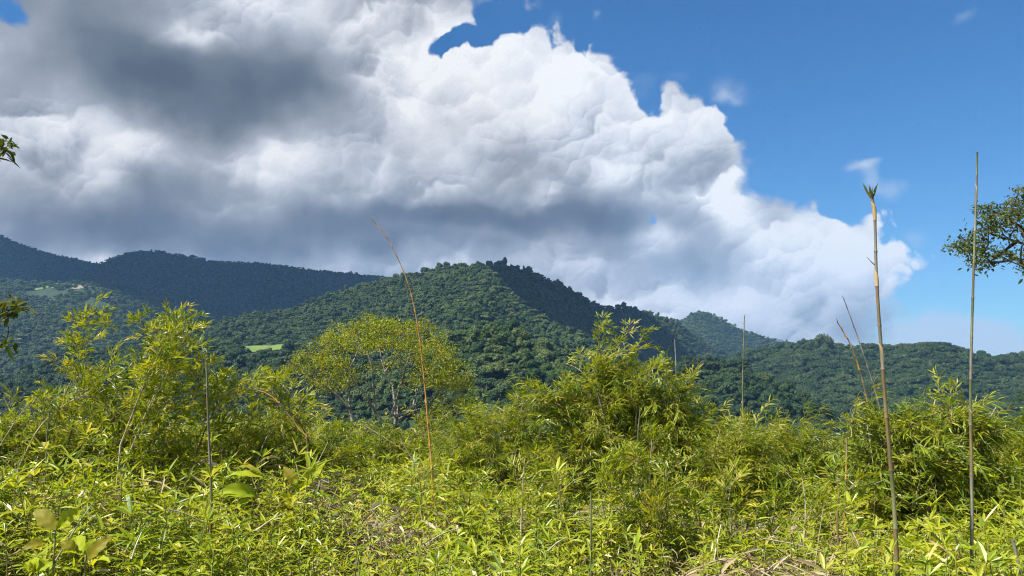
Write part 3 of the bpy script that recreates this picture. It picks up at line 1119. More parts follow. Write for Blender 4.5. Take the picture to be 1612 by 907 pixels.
def cane(label, pix, Y, r0, r1, joints, mats, name='bamboo_culm', sheaths=(), group=None, buds=False, foot=True, cat='bamboo cane'):
    """a bare bamboo culm: pix are photo pixels from the tip down; internodes and sheaths are parts"""
    Ys = np.broadcast_to(np.asarray(Y, float), (len(pix),))
    pts = [P(x, y, yy) for (x, y), yy in zip(pix, Ys)]
    if foot:
        b = pts[-1]
        pts.append(np.array((b[0] + 0.02, b[1], min(float(ground_z(b[0], b[1])) - 0.2, b[2] - 0.2))))
    line = curve_pts(pts[::-1], 80)                      # from the ground up
    s = np.concatenate(([0], np.cumsum(np.linalg.norm(np.diff(line, axis=0), axis=1))))
    root = thing(name, line[0], label, cat, group)
    at = lambda q: np.array([np.interp(q, s, line[:, k]) for k in range(3)])
    rad = lambda q: r0 + (r1 - r0) * q / s[-1]
    # joints closer together towards the tip
    f = np.linspace(0, 1, joints + 1)
    cut = s[-1] * (f * 0.55 + 0.45 * (1 - (1 - f) ** 2))
    for k in range(joints):
        a, b = cut[k], cut[k + 1]
        q = np.array([a, a + (b - a) * 0.02, a + (b - a) * .06, a + (b - a) * .5, b - (b - a) * .05, b - (b - a) * .012, b])
        rr = np.array([rad(v) for v in q]) * (1.28, 1.22, 1.0, 0.97, 1.02, 1.2, 1.28)
        v, fq = tube(np.array([at(v) for v in q]) - line[0], rr, 8)
        parts = [(v, fq)]
        if buds:
            dv = at(min(b + .01, s[-1])) - at(a)
            dv /= np.linalg.norm(dv)
            side = np.cross(dv, unit(1)[0])
            side /= np.linalg.norm(side)
            c = at(b) - line[0]
            parts.append(tube([c, c + side * rad(b) * 1.6 + dv * .02, c + side * rad(b) * 2.2 + dv * .06], [rad(b) * .9, rad(b) * .7, rad(b) * .15], 4))
        v, fq = join(parts)
        link('internode', mesh_from('internode', v, fq, [mats[k % len(mats)]], smooth=True), root)
    for (k, ln, wide) in sheaths:                        # papery husks that clasp a joint
        a = cut[k]
        q = np.linspace(a, min(a + ln, s[-1]), 6)
        c = np.array([at(v) for v in q]) - line[0]
        rr = np.array([rad(v) for v in q])
        ang = np.linspace(-2.2, 2.2, 7) + rng.uniform(0, 6)
        tg = np.gradient(c, axis=0)
        tg /= np.linalg.norm(tg, axis=1, keepdims=True)
        u = np.cross(tg, (0.2, 0.9, 0.1))
        u /= np.linalg.norm(u, axis=1, keepdims=True)
        w = np.cross(tg, u)
        squeeze = np.array((1, 1, .95, .8, .5, .08))
        vv = np.array([c[i] + (u[i] * math.cos(g * squeeze[i]) + w[i] * math.sin(g * squeeze[i])) * rr[i] * (1.22 + wide * i / 5) for i in range(6) for g in ang])
        idx = np.arange(42).reshape(6, 7)
        fq = np.stack((idx[:-1, :-1], idx[:-1, 1:], idx[1:, 1:], idx[1:, :-1]), -1).reshape(-1, 4)
        link('sheath', mesh_from('sheath', vv, fq, [M_SHEATH], smooth=True), root)
    root['_tip'] = [float(q) for q in (line[-1] - line[0])]
    return root


def tuft(root, n, leaf, width, mat, spread=0.5, name='tip_leaf'):
    """narrow leaves standing out of the tip of a cane, each a part"""
    tip = np.array(root['_tip'])
    for k in range(n):
        d = np.array((rng.normal(0, spread), rng.normal(0, spread), 1.0))
        v, q, t = blades(np.array([tip - (0, 0, .05)]), np.array([d]), unit(1), leaf * rng.uniform(.6, 1.15), width, 0.05 + .2 * rng.random())
        link(name, mesh_from(name, v, [q, t], [mat]), root)


def canes():
    c = cane('tall tan bamboo culm with a ragged leafy tip standing near at the right', [(1372, 305), (1377, 340), (1380, 440), (1388, 560), (1399, 700), (1408, 800), (1413, 900)], 5.0,
             0.0165, 0.0088, 11, [M_TAN, M_GREENCANE, M_TAN, M_GREENCANE, M_TAN, M_TAN, M_GREYCANE, M_TAN, M_GREYCANE, M_GREYCANE, M_GREYCANE], sheaths=((6, .18, .25), (10, .14, .6), (8, .12, .15)))
    tuft(c, 12, 0.16, 0.017, M_DARKLEAF, 0.2)
    tuft(c, 5, 0.11, 0.018, M_SHEATH, 0.13, 'tip_sheath')
    # a short side thorn half way up
    b = P(1378, 418, 5.0) - np.array(c.location)
    e = P(1365, 405, 5.0) - np.array(c.location)
    v, q = tube([b, (b + e) / 2 + (0, 0, -.004), e], [.004, .003, .001], 4)
    link('side_twig', mesh_from('side_twig', v, q, [M_TAN]), c)
    c = cane('straight grey green bamboo culm with a thin pointed tip in front of the overhanging tree', [(1538, 240), (1537, 300), (1532, 450), (1528, 600), (1529, 720), (1530, 800), (1531, 905)], 5.4,
             0.0150, 0.0062, 13, [M_GREENCANE, M_TAN, M_GREENCANE, M_GREYCANE, M_TAN, M_GREENCANE, M_GREYCANE], sheaths=((11, .14, .1), (5, .12, .2)))
    tuft(c, 2, 0.06, 0.006, M_DARKLEAF, 0.1)
    c = cane('leaning orange bamboo cane rising past the sparse tree to the clouds', [(588, 349), (606, 370), (630, 415), (648, 465), (660, 530), (668, 600), (674, 670), (681, 760)], 9.0,
             0.015, 0.0045, 20, [M_ORANGE], buds=True)
    tuft(c, 2, 0.05, 0.008, M_ORANGE, 0.3)
    c = cane('upright grey bamboo cane with a frayed leafy tip over the left undergrowth', [(325, 568), (327, 640), (330, 720), (333, 800)], 6.6, 0.0135, 0.009, 6, [M_GREYCANE, M_TAN, M_GREENCANE])
    tuft(c, 3, 0.07, 0.012, M_BAMBOO, 0.4)
    cane('thin dark cane rising alone above the low hedge right of the tall clump', [(1172, 498), (1170, 560), (1169, 640), (1169, 716)], 15.0, 0.021, 0.009, 12, [M_GREYCANE, M_GREENCANE], buds=True)
    cane('short pale grey cane poking up behind the tall clump', [(1062, 533), (1064, 570), (1065, 610), (1068, 700)], 14.5, 0.020, 0.012, 8, [M_GREYCANE])
    c = cane('knobbly orange brown cane leaning left beside the tall tan culm', [(1318, 507), (1340, 545), (1358, 600), (1370, 660), (1378, 720), (1387, 790)], 10.0, 0.018, 0.007, 16, [M_TAN, M_TAN, M_ORANGE], buds=True)
    cane('thin dark cane leaning behind the knobbly orange brown one', [(1328, 470), (1350, 530), (1370, 590), (1384, 640), (1394, 700)], 10.8, 0.017, 0.006, 15, [M_GREYCANE], buds=True)
    cane('arching golden cane bent over the left thicket', [(392, 612), (425, 622), (452, 650), (472, 678), (484, 702)], 8.8, 0.014, 0.007, 8, [M_ORANGE, M_TAN], cat='bamboo cane')
    cane('thin grey cane with a bud tip left of the dark gap', [(78, 648), (74, 690), (72, 740)], 9.0, 0.010, 0.007, 5, [M_GREYCANE])
    cane('slim pale cane in front of the dark side of the tall clump', [(1008, 640), (1003, 700), (1001, 760), (1000, 800)], 8.5, 0.010, 0.006, 6, [M_GREENCANE])
    cane('brown cane beside the right thicket with dark shade behind', [(1333, 690), (1332, 740), (1330, 800), (1330, 830)], 9.0, 0.014, 0.010, 5, [M_TAN, M_ORANGE])
    cane('dark stump of a cane in the right corner of the undergrowth', [(1594, 850), (1600, 872), (1607, 900)], 5.0, 0.012, 0.010, 2, [M_GREYCANE])
    cane('dark green young stem in the middle of the near undergrowth', [(930, 775), (931, 820), (930, 880)], 5.6, 0.010, 0.006, 4, [M_GREENCANE])


canes()
# ------------------------------------------------------------------ bamboo clumps
def clump(label, Y, blobs_px, canes_px=(), dens=1.0, droop=0.3, use=None, group=None, depth=0.9, size=1.0, name='bamboo_clump', base_px=None):
    """Y: distance; blobs_px: (px, py, rx, ry[, dY]) bodies of foliage; canes_px: culms as pixel lists from the foot up"""
    use = np.arange(len(SPRAYS) + len(STARS)) if use is None else np.asarray(use)
    pos, dr, cc = [], [], []
    for bl in blobs_px:
        bx, by, rx, ry = bl[:4]
        y0 = Y + (bl[4] if len(bl) > 4 else 0)
        c = P(bx, by, y0)
        a, b = rx / F * y0, ry / F * y0
        h = depth * (a * b) ** 0.5
        n = int(dens * 0.0095 * math.pi * rx * ry * (Y / 11.0) ** 0.5) + 3
        u = unit(n)
        rr = rng.uniform(0.35, 1.0, (n, 1)) ** 0.5
        p = c + u * rr * (a, h, b)
        dd = u * (1, 1, 0.8) + 0.7 * unit(n) + (0, 0, 0.30) + (0.15, -0.1, 0)
        dd /= np.linalg.norm(dd, axis=1, keepdims=True)
        pos.append(p - dd * 0.30 * size)
        dr.append(dd)
        cc.append(c)
    pos, dr, cc = np.concatenate(pos), np.concatenate(dr), np.array(cc)
    gz = ground_z(pos[:, 0], pos[:, 1])
    ok = pos[:, 2] > gz + 0.15
    pos, dr = pos[ok], dr[ok]
    n = len(pos)
    if base_px is None:
        bx, by = cc[:, 0].mean(), cc[:, 1].mean()
    else:
        q = P(base_px, 760, Y)
        bx, by = q[0], q[1]
    foot = np.array((bx, by, float(ground_z(bx, by))))
    root = thing(name, foot, label, 'bamboo', group)
    # culms: the drawn ones, and some that run up into the bodies of foliage
    lines = []
    for cp in canes_px:
        yy = Y + rng.uniform(-.4, .4)
        lines.append(curve_pts([P(x, y, yy) for x, y in cp], 14))
    for c in cc:
        for _ in range(3):
            s = foot + (rng.normal(0, .35) + (c[0] - bx) * 0.45, rng.normal(0, .3), -0.1)
            e = c + rng.normal(0, .22, 3)
            m = (s + e) / 2 + (-(c[0] - bx) * 0.12, 0, 0.25 * abs(c[0] - bx) * 0.4)
            lines.append(curve_pts([s, m, e], 12))
    for ln in lines:
        r = rng.uniform(.007, .012)
        v, q = tube(ln - foot, np.linspace(r, r * 0.35, len(ln)), 6)
        link('culm', mesh_from('culm', v, q, [random.choice([M_TAN, M_GREENCANE, M_STRAW, M_GREENCANE])], smooth=True), root)
    near = np.argsort(pos[:, 1] - 0.8 * pos[:, 2])
    own, rest = near[:270], near[270:]
    meshes = SPRAYS + STARS
    for i in own:
        o = link('leaf_spray', meshes[rng.choice(use)], root, pos[i] - foot)
        o.rotation_euler = euler_to(dr[i], rng.normal(0, .5))
        s = size * rng.uniform(.7, 1.2)
        o.scale = (s, s, s)
    if len(rest):
        m = len(rest)
        rot = np.array([euler_to(dr[i], rng.normal(0, .5))[:] for i in rest])
        s = size * rng.uniform(.7, 1.2, m)
        f = scatter('foliage', pos[rest] - foot, rng.choice(use, m), rot, np.stack((s, s, s), 1), NG_SPRAY, None)
        f.parent = root
    print('clump', n)
    return root


G = 'bamboo clumps along the edge of the slope'
ST = list(range(9, 13)) + [0, 1, 2, 3]
def leaning(label, Y, canes_px, start=0.3, gap=0.085, side=0.24):
    """airy leaning bamboo: bare visible canes with star shaped tufts on short side twigs"""
    lines = [curve_pts([P(x, y, Y + dy) for x, y in cp], 40) for cp, dy in canes_px]
    c0 = np.mean([l[0] for l in lines], axis=0)
    foot = np.array((c0[0], c0[1], float(ground_z(c0[0], c0[1]))))
    root = thing('bamboo_clump', foot, label, 'bamboo', G)
    for l in lines:
        b = np.array((l[0][0] - .05, l[0][1], float(ground_z(l[0][0], l[0][1])) - .1))
        l = np.concatenate((curve_pts([b, l[0]], 4)[:-1], l))
        r = rng.uniform(.010, .014)
        v, q = tube(l - foot, np.linspace(r, r * .3, len(l)), 6)
        link('culm', mesh_from('culm', v, q, [random.choice([M_TAN, M_STRAW, M_STRAW, M_GREENCANE])], smooth=True), root)
        s = np.concatenate(([0], np.cumsum(np.linalg.norm(np.diff(l, axis=0), axis=1))))
        t = s[-1] * start
        while t < s[-1]:
            p = np.array([np.interp(t, s, l[:, k]) for k in range(3)])
            f = t / s[-1]
            for _ in range(2 if f < .9 else 3):
                d = unit(1)[0] * (1, .8, .7) + (0.35, -.1, 0.55)
                d /= np.linalg.norm(d)
                e = p + d * side * rng.uniform(.2, 1.0) * (1.15 - .75 * f)
                v, q = tube([p - foot, (p + e) / 2 - foot + (0, 0, -.01), e - foot], [.003, .0025, .0015], 3)
                link('side_twig', mesh_from('side_twig', v, q, [M_TWIG]), root)
                o = link('leaf_spray', STARS[rng.integers(4)], root, e - foot)
                o.rotation_euler = euler_to(d + (0.2, 0, .3), rng.normal(0, .6))
                k = rng.uniform(.55, .95)
                o.scale = (k, k, k)
            t += gap * rng.uniform(1.1, 2.4)
    return root


leaning('tall leaning bamboo with star shaped tufts at the far left', 9.5,
        [([(62, 735), (95, 640), (125, 570), (142, 512)], 0), ([(48, 730), (90, 660), (150, 600), (175, 585)], .5), ([(95, 740), (118, 655), (132, 560), (112, 512)], -.3),
         ([(10, 720), (50, 655), (90, 615)], .3), ([(30, 735), (65, 670), (115, 630), (160, 625)], -.4), ([(-30, 720), (10, 670), (40, 640)], .2), ([(120, 740), (150, 680), (170, 640)], .1)], .42, .1, .3)
leaning('leaning bamboo with its feathery yellow crown tilted right above the left thicket', 9.0,
        [([(130, 740), (180, 655), (235, 580), (290, 503)], 0), ([(150, 750), (205, 645), (245, 560), (262, 508)], .4), ([(195, 735), (235, 640), (275, 560), (300, 520)], -.3),
         ([(170, 730), (215, 660), (280, 590), (315, 572)], .3), ([(220, 740), (245, 650), (250, 585), (226, 520)], .2), ([(240, 740), (280, 660), (320, 600)], -.2), ([(160, 730), (200, 670), (228, 610)], .6),
         ([(210, 740), (260, 670), (300, 630), (330, 620)], 0), ([(190, 700), (225, 610), (255, 545)], -.5)], .42, .085, .28)
leaning('low arching bamboo with golden leaf tips left of the sparse tree', 9.6,
        [([(505, 740), (474, 670), (432, 624), (392, 606)], 0), ([(330, 740), (352, 660), (392, 612)], .3), ([(300, 740), (335, 650), (375, 606)], -.3), ([(360, 740), (390, 670), (440, 618)], .2),
         ([(400, 740), (425, 680), (470, 640)], -.2), ([(350, 730), (345, 660), (335, 625)], .4), ([(420, 740), (440, 690), (480, 665)], .2)], .4, .09, .26)
clump('bright low bamboo thicket at the foot of the leaning canes on the left', 9.6,
      [(0, 705, 70, 26), (80, 712, 70, 26), (160, 705, 60, 30), (230, 712, 60, 30), (20, 676, 36, 16), (190, 676, 30, 16)], (), 1.3, use=ST, group=G, size=.8)
clump('bright low bamboo thicket left of the foot of the sparse tree', 10.5,
      [(310, 712, 60, 26), (380, 705, 60, 30), (450, 712, 60, 26), (520, 716, 60, 22), (430, 680, 36, 16)], (), 1.2, use=ST, group=G, size=.8)
clump('low green bamboo hedge under the sparse tree', 14.5,
      [(500, 700, 60, 28), (575, 700, 60, 22), (640, 704, 40, 20), (560, 722, 60, 24), (630, 722, 60, 26), (690, 690, 50, 30), (740, 672, 40, 30), (690, 725, 60, 30), (570, 748, 90, 30), (660, 752, 90, 30)], (), 0.95, group=G, size=.85)
clump('yellow green bamboo mound between the sparse tree and the tall clump', 12.5,
      [(790, 680, 46, 34), (835, 668, 40, 40), (770, 722, 80, 44), (850, 740, 80, 50), (715, 745, 70, 40), (800, 782, 100, 36), (745, 702, 36, 30), (900, 790, 80, 36), (700, 790, 70, 26), (620, 780, 70, 22)], (), 0.95, group=G, size=.85)
tall = clump('tall dense bamboo clump with drooping top in the middle of the thicket', 11.5,
      [(950, 590, 26, 20), (985, 606, 46, 26), (905, 640, 40, 26), (860, 650, 30, 20), (960, 655, 76, 40), (1045, 640, 44, 36), (1080, 680, 46, 44), (1015, 705, 90, 54), (930, 715, 70, 54), (1095, 740, 80, 54), (1010, 775, 90, 40)],
      [[(1000, 780), (970, 640), (950, 575), (938, 525)], [(1020, 780), (1000, 640), (985, 560), (980, 535)], [(1040, 780), (1000, 650), (925, 572)], [(980, 780), (930, 680), (870, 620)], [(1050, 760), (1070, 660), (1040, 600)]],
      0.85, group=G)
leaning('slender drooping tops rising out of the tall bamboo clump', 11.4,
        [([(985, 700), (965, 610), (948, 560), (938, 524)], 0), ([(990, 700), (985, 610), (978, 560), (985, 540), (1010, 555)], .3), ([(960, 700), (940, 620), (915, 585), (890, 572)], -.2),
         ([(930, 700), (890, 640), (850, 622), (815, 640)], .2), ([(1040, 700), (1050, 640), (1062, 605), (1090, 620)], 0), ([(1000, 690), (1005, 620), (1020, 585)], -.3), ([(1070, 720), (1100, 660), (1125, 690)], .1)], .5, .11, .34)
clump('spreading green bamboo at the foot of the tall clump', 10.8,
      [(1150, 735, 70, 50), (1060, 790, 80, 36), (1200, 790, 80, 44), (1120, 800, 90, 36), (1180, 700, 40, 26)], (), 0.9, group=G, size=.9)
clump('low rounded bamboo hedge right of the tall clump', 13.0,
      [(1200, 692, 50, 26), (1250, 696, 46, 26), (1160, 712, 40, 30), (1285, 722, 46, 32), (1230, 745, 90, 44), (1310, 770, 60, 44), (1335, 720, 26, 26), (1270, 795, 100, 34)], (), 0.95, group=G, size=.85)
clump('bright yellow bamboo thicket behind the tall tan culm', 9.5,
      [(1430, 672, 46, 24), (1490, 660, 56, 22), (1540, 684, 40, 30), (1400, 710, 46, 40), (1470, 720, 76, 50), (1390, 775, 66, 50), (1470, 790, 86, 50), (1550, 770, 56, 56), (1350, 668, 20, 10), (1440, 835, 90, 24)],
      [[(1420, 800), (1400, 720), (1340, 668)], [(1440, 800), (1450, 720), (1420, 650)], [(1500, 800), (1510, 700), (1560, 650)]], 0.9, group=G)
clump('dark green bamboo at the right border of the thicket', 10.5,
      [(1610, 725, 46, 36), (1585, 775, 50, 50), (1650, 750, 60, 60), (1600, 825, 60, 46)], (), 0.9, group=G)
leaning('pale sunlit bamboo sprigs standing upright before the tall clump', 7.6,
        [([(1018, 860), (1022, 770), (1026, 692)], 0), ([(1000, 860), (985, 790), (975, 738)], .2), ([(1030, 860), (1048, 800), (1050, 752)], -.2), ([(1010, 860), (1006, 790), (1002, 725)], .3), ([(960, 860), (950, 800), (942, 765)], -.1)], .3, .075, .17)
leaning('small upright bamboo sprigs in front of the yellow green mound', 8.0,
        [([(820, 850), (822, 780), (826, 722)], 0), ([(840, 850), (850, 790), (858, 748)], .3), ([(740, 850), (738, 800), (744, 752)], .2), ([(880, 850), (878, 800), (884, 760)], -.2), ([(660, 840), (664, 790), (660, 752)], .2)], .3, .08, .16)
leaning('short bamboo sprigs with green stars before the low rounded hedge', 7.4,
        [([(1150, 870), (1150, 820), (1146, 778)], 0), ([(1210, 870), (1214, 830), (1222, 800)], .2), ([(1265, 860), (1268, 800), (1262, 745)], .5), ([(1320, 860), (1318, 810), (1322, 770)], .3), ([(1110, 870), (1102, 820), (1098, 790)], .1)], .3, .08, .16)
# ------------------------------------------------------------------ the sparse spreading tree
M_BARK = plain_mat('tree_bark', (0.10, 0.085, 0.06), (0.36, 0.33, 0.28), 7.0, 0.85, (1, 1, 0.5), bump=0.3)
M_DARKBARK = plain_mat('dark_bark', (0.035, 0.028, 0.02), (0.10, 0.08, 0.06), 7.0, 0.85, (1, 1, 0.5), bump=0.3)


def leaf_cluster(name, n, spread, leaf, width, mat, droop=0.2):
    B = rng.normal(0, spread, (n, 3)) * (1, 1, 0.55)
    D = unit(n) + (0, 0, 0.25)
    v, q, t = blades(B, D, unit(n) + (0, 0, 1.2), leaf * rng.uniform(.6, 1.3, n), width * rng.uniform(.8, 1.3, n), droop)
    return mesh_from(name, v, [q, t], [mat])


def branching(root, foot, limbs, tips, clusters, bark, r_limb, scale=(0.7, 1.3), twig_r=0.012):
    """limbs: point lists (world); every tip is reached by a twig from the nearest limb point and carries a leaf cluster"""
    allp = []
    for k, (pts, r0, r1) in enumerate(limbs):
        ln = curve_pts(pts, 16)
        v, q = tube(ln - foot, np.linspace(r0, r1, 16) * (1.05 if r_limb == .03 else 1), 8)
        link('trunk' if k == 0 else 'limb', mesh_from('limb', v, q, [bark], smooth=True), root)
        allp.append(ln[3:])
    allp = np.concatenate(allp)
    order = np.argsort(np.linalg.norm(tips - allp.mean(0), axis=1))
    nodes = allp
    for j in order:
        e = tips[j]
        dd = np.linalg.norm(nodes - e, axis=1) + 0.9 * np.clip(nodes[:, 2] - e[2] + 0.1, 0, None)
        s = nodes[np.argmin(dd)]
        ln = np.linalg.norm(e - s)
        if ln > 0.06:
            m = (s + e) / 2 + rng.normal(0, ln * .10, 3) + (0, 0, -0.06 * ln)
            c = curve_pts([s, m, e], 6)
            v, q = tube(c - foot, np.linspace(twig_r * min(1.6, 0.5 + ln), twig_r * .3, 6), 5)
            link('branch', mesh_from('branch', v, q, [bark], smooth=True), root)
            nodes = np.concatenate((nodes, c[2:]))
        o = link('foliage', clusters[rng.integers(len(clusters))], root, e - foot)
        o.rotation_euler = (rng.normal(0, .3), rng.normal(0, .3), rng.uniform(0, 6.28))
        s = rng.uniform(*scale)
        o.scale = (s, s, s)


def sparse_tree():
    Y = 23.0
    q = P(585, 722, Y)
    foot = np.array((q[0], Y, float(ground_z(q[0], Y)) - 0.1))
    root = thing('spreading_tree', foot, 'sparse spreading tree with many bare pale limbs and yellow green crown', 'tree')
    def W(pts, dy=0.0):
        k = len(pts)
        return [P(x, y, Y + dy * i / max(k - 1, 1)) for i, (x, y) in enumerate(pts)]
    limbs = [
        (W([(588, 735), (572, 705), (558, 672), (551, 645)]), .075, .05),
        (W([(551, 645), (530, 622), (508, 605), (492, 580), (480, 560)], -.6), .04, .012),
        (W([(551, 645), (549, 615), (546, 590), (530, 565), (515, 545)], .5), .042, .012),
        (W([(590, 735), (606, 700), (622, 668), (628, 640)], .4), .07, .05),
        (W([(600, 705), (612, 680), (592, 650), (575, 622), (556, 600), (545, 570)], -.8), .05, .014),
        (W([(592, 650), (588, 610), (585, 575), (570, 535), (560, 515)], -.4), .035, .01),
        (W([(622, 668), (621, 640), (618, 610), (606, 585), (598, 550), (600, 515)], 1.0), .045, .01),
        (W([(618, 650), (630, 610), (640, 575), (650, 540), (655, 515)], -.9), .04, .01),
        (W([(628, 660), (648, 645), (665, 620), (678, 600), (690, 570)], .7), .042, .01),
        (W([(640, 650), (670, 640), (690, 618), (708, 600), (715, 580)], -.3), .035, .01),
        (W([(606, 585), (625, 560), (640, 530)], .3), .022, .008),
        (W([(648, 645), (662, 605), (690, 590), (720, 590)], 1.2), .03, .008),
        (W([(545, 590), (560, 560), (575, 520)], 1.0), .025, .008),
    ]
    t = []
    while len(t) < 250:                       # a domed shell of foliage, open underneath
        u = unit(1)[0]
        rr = rng.uniform(.8, 1.0) if rng.random() < .75 else rng.uniform(.5, .8)
        if u[2] < (-0.22 if abs(u[0]) > .55 else .1) or (u[2] < 0.45 and abs(u[0]) < .5 and rng.random() < .7):
            continue
        t.append(P(604 + u[0] * 128 * rr, 592 - u[2] * 98 * rr, Y + u[1] * 2.0 * rr))
    for x, y in [(462, 575), (470, 568), (478, 555), (485, 585), (455, 580), (490, 548), (500, 540), (735, 600), (728, 610), (720, 625), (700, 640), (715, 640), (705, 655), (690, 660), (740, 590), (722, 580),
                 (700, 600), (690, 620), (712, 612), (680, 640), (545, 600), (535, 596), (560, 590), (640, 600), (655, 590), (500, 580), (495, 565), (515, 560), (525, 572), (668, 660), (700, 668)]:
        for _ in range(2):
            t.append(P(x + rng.normal(0, 5), y + rng.normal(0, 4), Y + rng.normal(0, .5)))
    cl = [leaf_cluster('foliage', 56, 0.16, 0.10, 0.036, M_TREELEAF) for _ in range(6)]
    branching(root, foot, limbs, np.array(t), cl, M_BARK, .03, (.55, 1.1), 0.014)


sparse_tree()


def side_tree(label, Y, foot_px, trunk, limbs, tips, cl, bark, r):
    q = P(foot_px, 700, Y)
    foot = np.array((q[0], Y, float(ground_z(q[0], Y)) - 0.1))
    root = thing('overhanging_tree', foot, label, 'tree')
    L0 = [foot, *[P(x, y, Y) for x, y in trunk]]
    ls = [(L0, r, r * .6)] + [([P(x, y, Y + d) for x, y, d in l], r * .34, r * .06) for l in limbs]
    branching(root, foot, ls, np.array([P(x, y, Y + d) for x, y, d in tips]), cl, bark, r, (.7, 1.2), r * 0.11)


tips = [(1498, 388), (1506, 392), (1515, 385), (1524, 380), (1533, 372), (1522, 393), (1540, 385), (1552, 378), (1545, 332), (1552, 340), (1560, 328), (1572, 330), (1565, 345), (1580, 340), (1590, 350),
        (1550, 352), (1545, 364), (1560, 362), (1575, 356), (1598, 338), (1606, 305), (1610, 320), (1604, 330), (1530, 408), (1542, 412), (1552, 418), (1560, 408), (1570, 402), (1545, 398), (1580, 395),
        (1590, 372), (1604, 365), (1608, 345), (1585, 330), (1598, 318), (1612, 300), (1555, 392), (1595, 402), (1608, 412)]
tips = [(x + rng.normal(0, 4), y + rng.normal(0, 3), rng.normal(0, .5)) for x, y in tips * 3]
tips += [(rng.uniform(1615, 1800), rng.uniform(270, 450), rng.normal(0, .9)) for _ in range(190)]
side_tree('tree reaching in from the right border with open crown of small dark leaves', 13.0, 1745, [(1742, 600), (1730, 500), (1715, 440)],
          [[(1715, 440, 0), (1670, 410, .1), (1630, 392, .2), (1600, 380, .1), (1560, 368, 0), (1535, 345, 0)], [(1670, 410, .1), (1620, 420, .2), (1590, 400, .3), (1550, 404, .2), (1515, 386, .1)],
           [(1630, 392, .2), (1610, 360, .1), (1590, 345, 0), (1600, 312, 0)], [(1720, 450, 0), (1700, 360, .2), (1690, 290, .3)], [(1715, 440, 0), (1760, 380, -.3), (1790, 300, -.4)],
           [(1600, 380, .1), (1585, 392, .2), (1560, 410, .3)], [(1620, 420, .2), (1600, 408, .1), (1580, 412, 0), (1545, 414, 0)]],
          tips, [leaf_cluster('foliage', 24, 0.085, 0.078, 0.03, M_DARKLEAF, .3) for _ in range(5)], M_DARKBARK, 0.12)

tips = [(2, 222), (8, 226), (12, 230), (4, 236), (0, 240), (-12, 230), (10, 478), (20, 474), (28, 478), (14, 490), (22, 488), (3, 484), (34, 482), (4, 498), (-8, 480), (4, 540), (10, 538), (-6, 545), (-20, 480), (-30, 235), (-28, 540)]
tips = [(x, y, rng.normal(0, .08)) for x, y in tips]
tips += [(rng.uniform(-260, -45), rng.uniform(170, 600), rng.normal(0, .5)) for _ in range(16)]
side_tree('tree at the left border with a few glossy dark leaves reaching into view', 6.0, -190, [(-185, 620), (-170, 480), (-160, 300), (-165, 200)],
          [[(-165, 330, 0), (-90, 270, .05), (-30, 240, 0), (8, 228, 0)], [(-172, 520, 0), (-100, 490, .05), (-40, 484, 0), (24, 480, 0)], [(-178, 580, 0), (-90, 556, .05), (8, 540, 0)]],
          tips, [leaf_cluster('foliage', 9, 0.04, 0.12, 0.034, M_DARKLEAF, .3) for _ in range(4)], M_DARKBARK, 0.06)


# ------------------------------------------------------------------ broad leaved plants
def broad_leaf(root, foot, base, tip, width, mat, bend=0.15, fold=0.2, turn=None, name='leaf'):
    """a wide oval leaf with a sunken midrib; base and tip are world points"""
    base, tip = np.asarray(base), np.asarray(tip)
    d = tip - base
    ln = np.linalg.norm(d)
    d = d / ln
    n = np.array(turn if turn is not None else (0.1, -0.55, 1.0))
    s = np.cross(d, n)
    s /= np.linalg.norm(s)
    n = np.cross(s, d)
    V = []
    rows, colsn = 14, 7
    for i in range(rows):
        t = i / (rows - 1)
        w = width * (math.sin(math.pi * min(1.0, t * 0.96 + 0.02)) ** 0.75) * (1.08 - 0.35 * t)
        for j in range(colsn):
            q = (j - 3) / 3
            ripple = 0.07 * width * math.sin(t * 21 - abs(q) * 4 + base[0] * 9) * abs(q)
            w2 = w * (1 + 0.10 * math.sin(t * 17 + (q > 0) * 2 + base[2] * 40))
            V.append(base + d * ln * t + s * w2 * .5 * q + n * (abs(q) * w * fold + ripple + bend * ln * math.sin(math.pi * t)))
    idx = np.arange(rows * colsn).reshape(rows, colsn)
    f = np.stack((idx[:-1, :-1], idx[:-1, 1:], idx[1:, 1:], idx[1:, :-1]), -1).reshape(-1, 4)
    o = link(name, mesh_from(name, np.array(V) - foot, f, [mat], smooth=True), root)
    return o


def broad_plant(label, Y, foot_px, leaves, stems, group='broad leaved plants among the young bamboo'):
    q = P(*foot_px, Y)
    foot = np.array((q[0], Y, float(ground_z(q[0], Y))))
    root = thing('broadleaf_plant', foot, label, 'plant', group)
    for st in stems:
        pts = [foot + (0, 0, -.05), *[P(x, y, Y) for x, y in st]]
        v, f = tube(curve_pts(pts, 10) - foot, np.linspace(.008, .004, 10), 6)
        link('stem', mesh_from('stem', v, f, [M_TWIG], smooth=True), root)
    for (b, t, w, m, dy, turn) in leaves:
        broad_leaf(root, foot, P(*b, Y), P(*t, Y + dy), w / F * Y, m, rng.uniform(.05, .2), rng.uniform(.1, .3), turn)
    return root


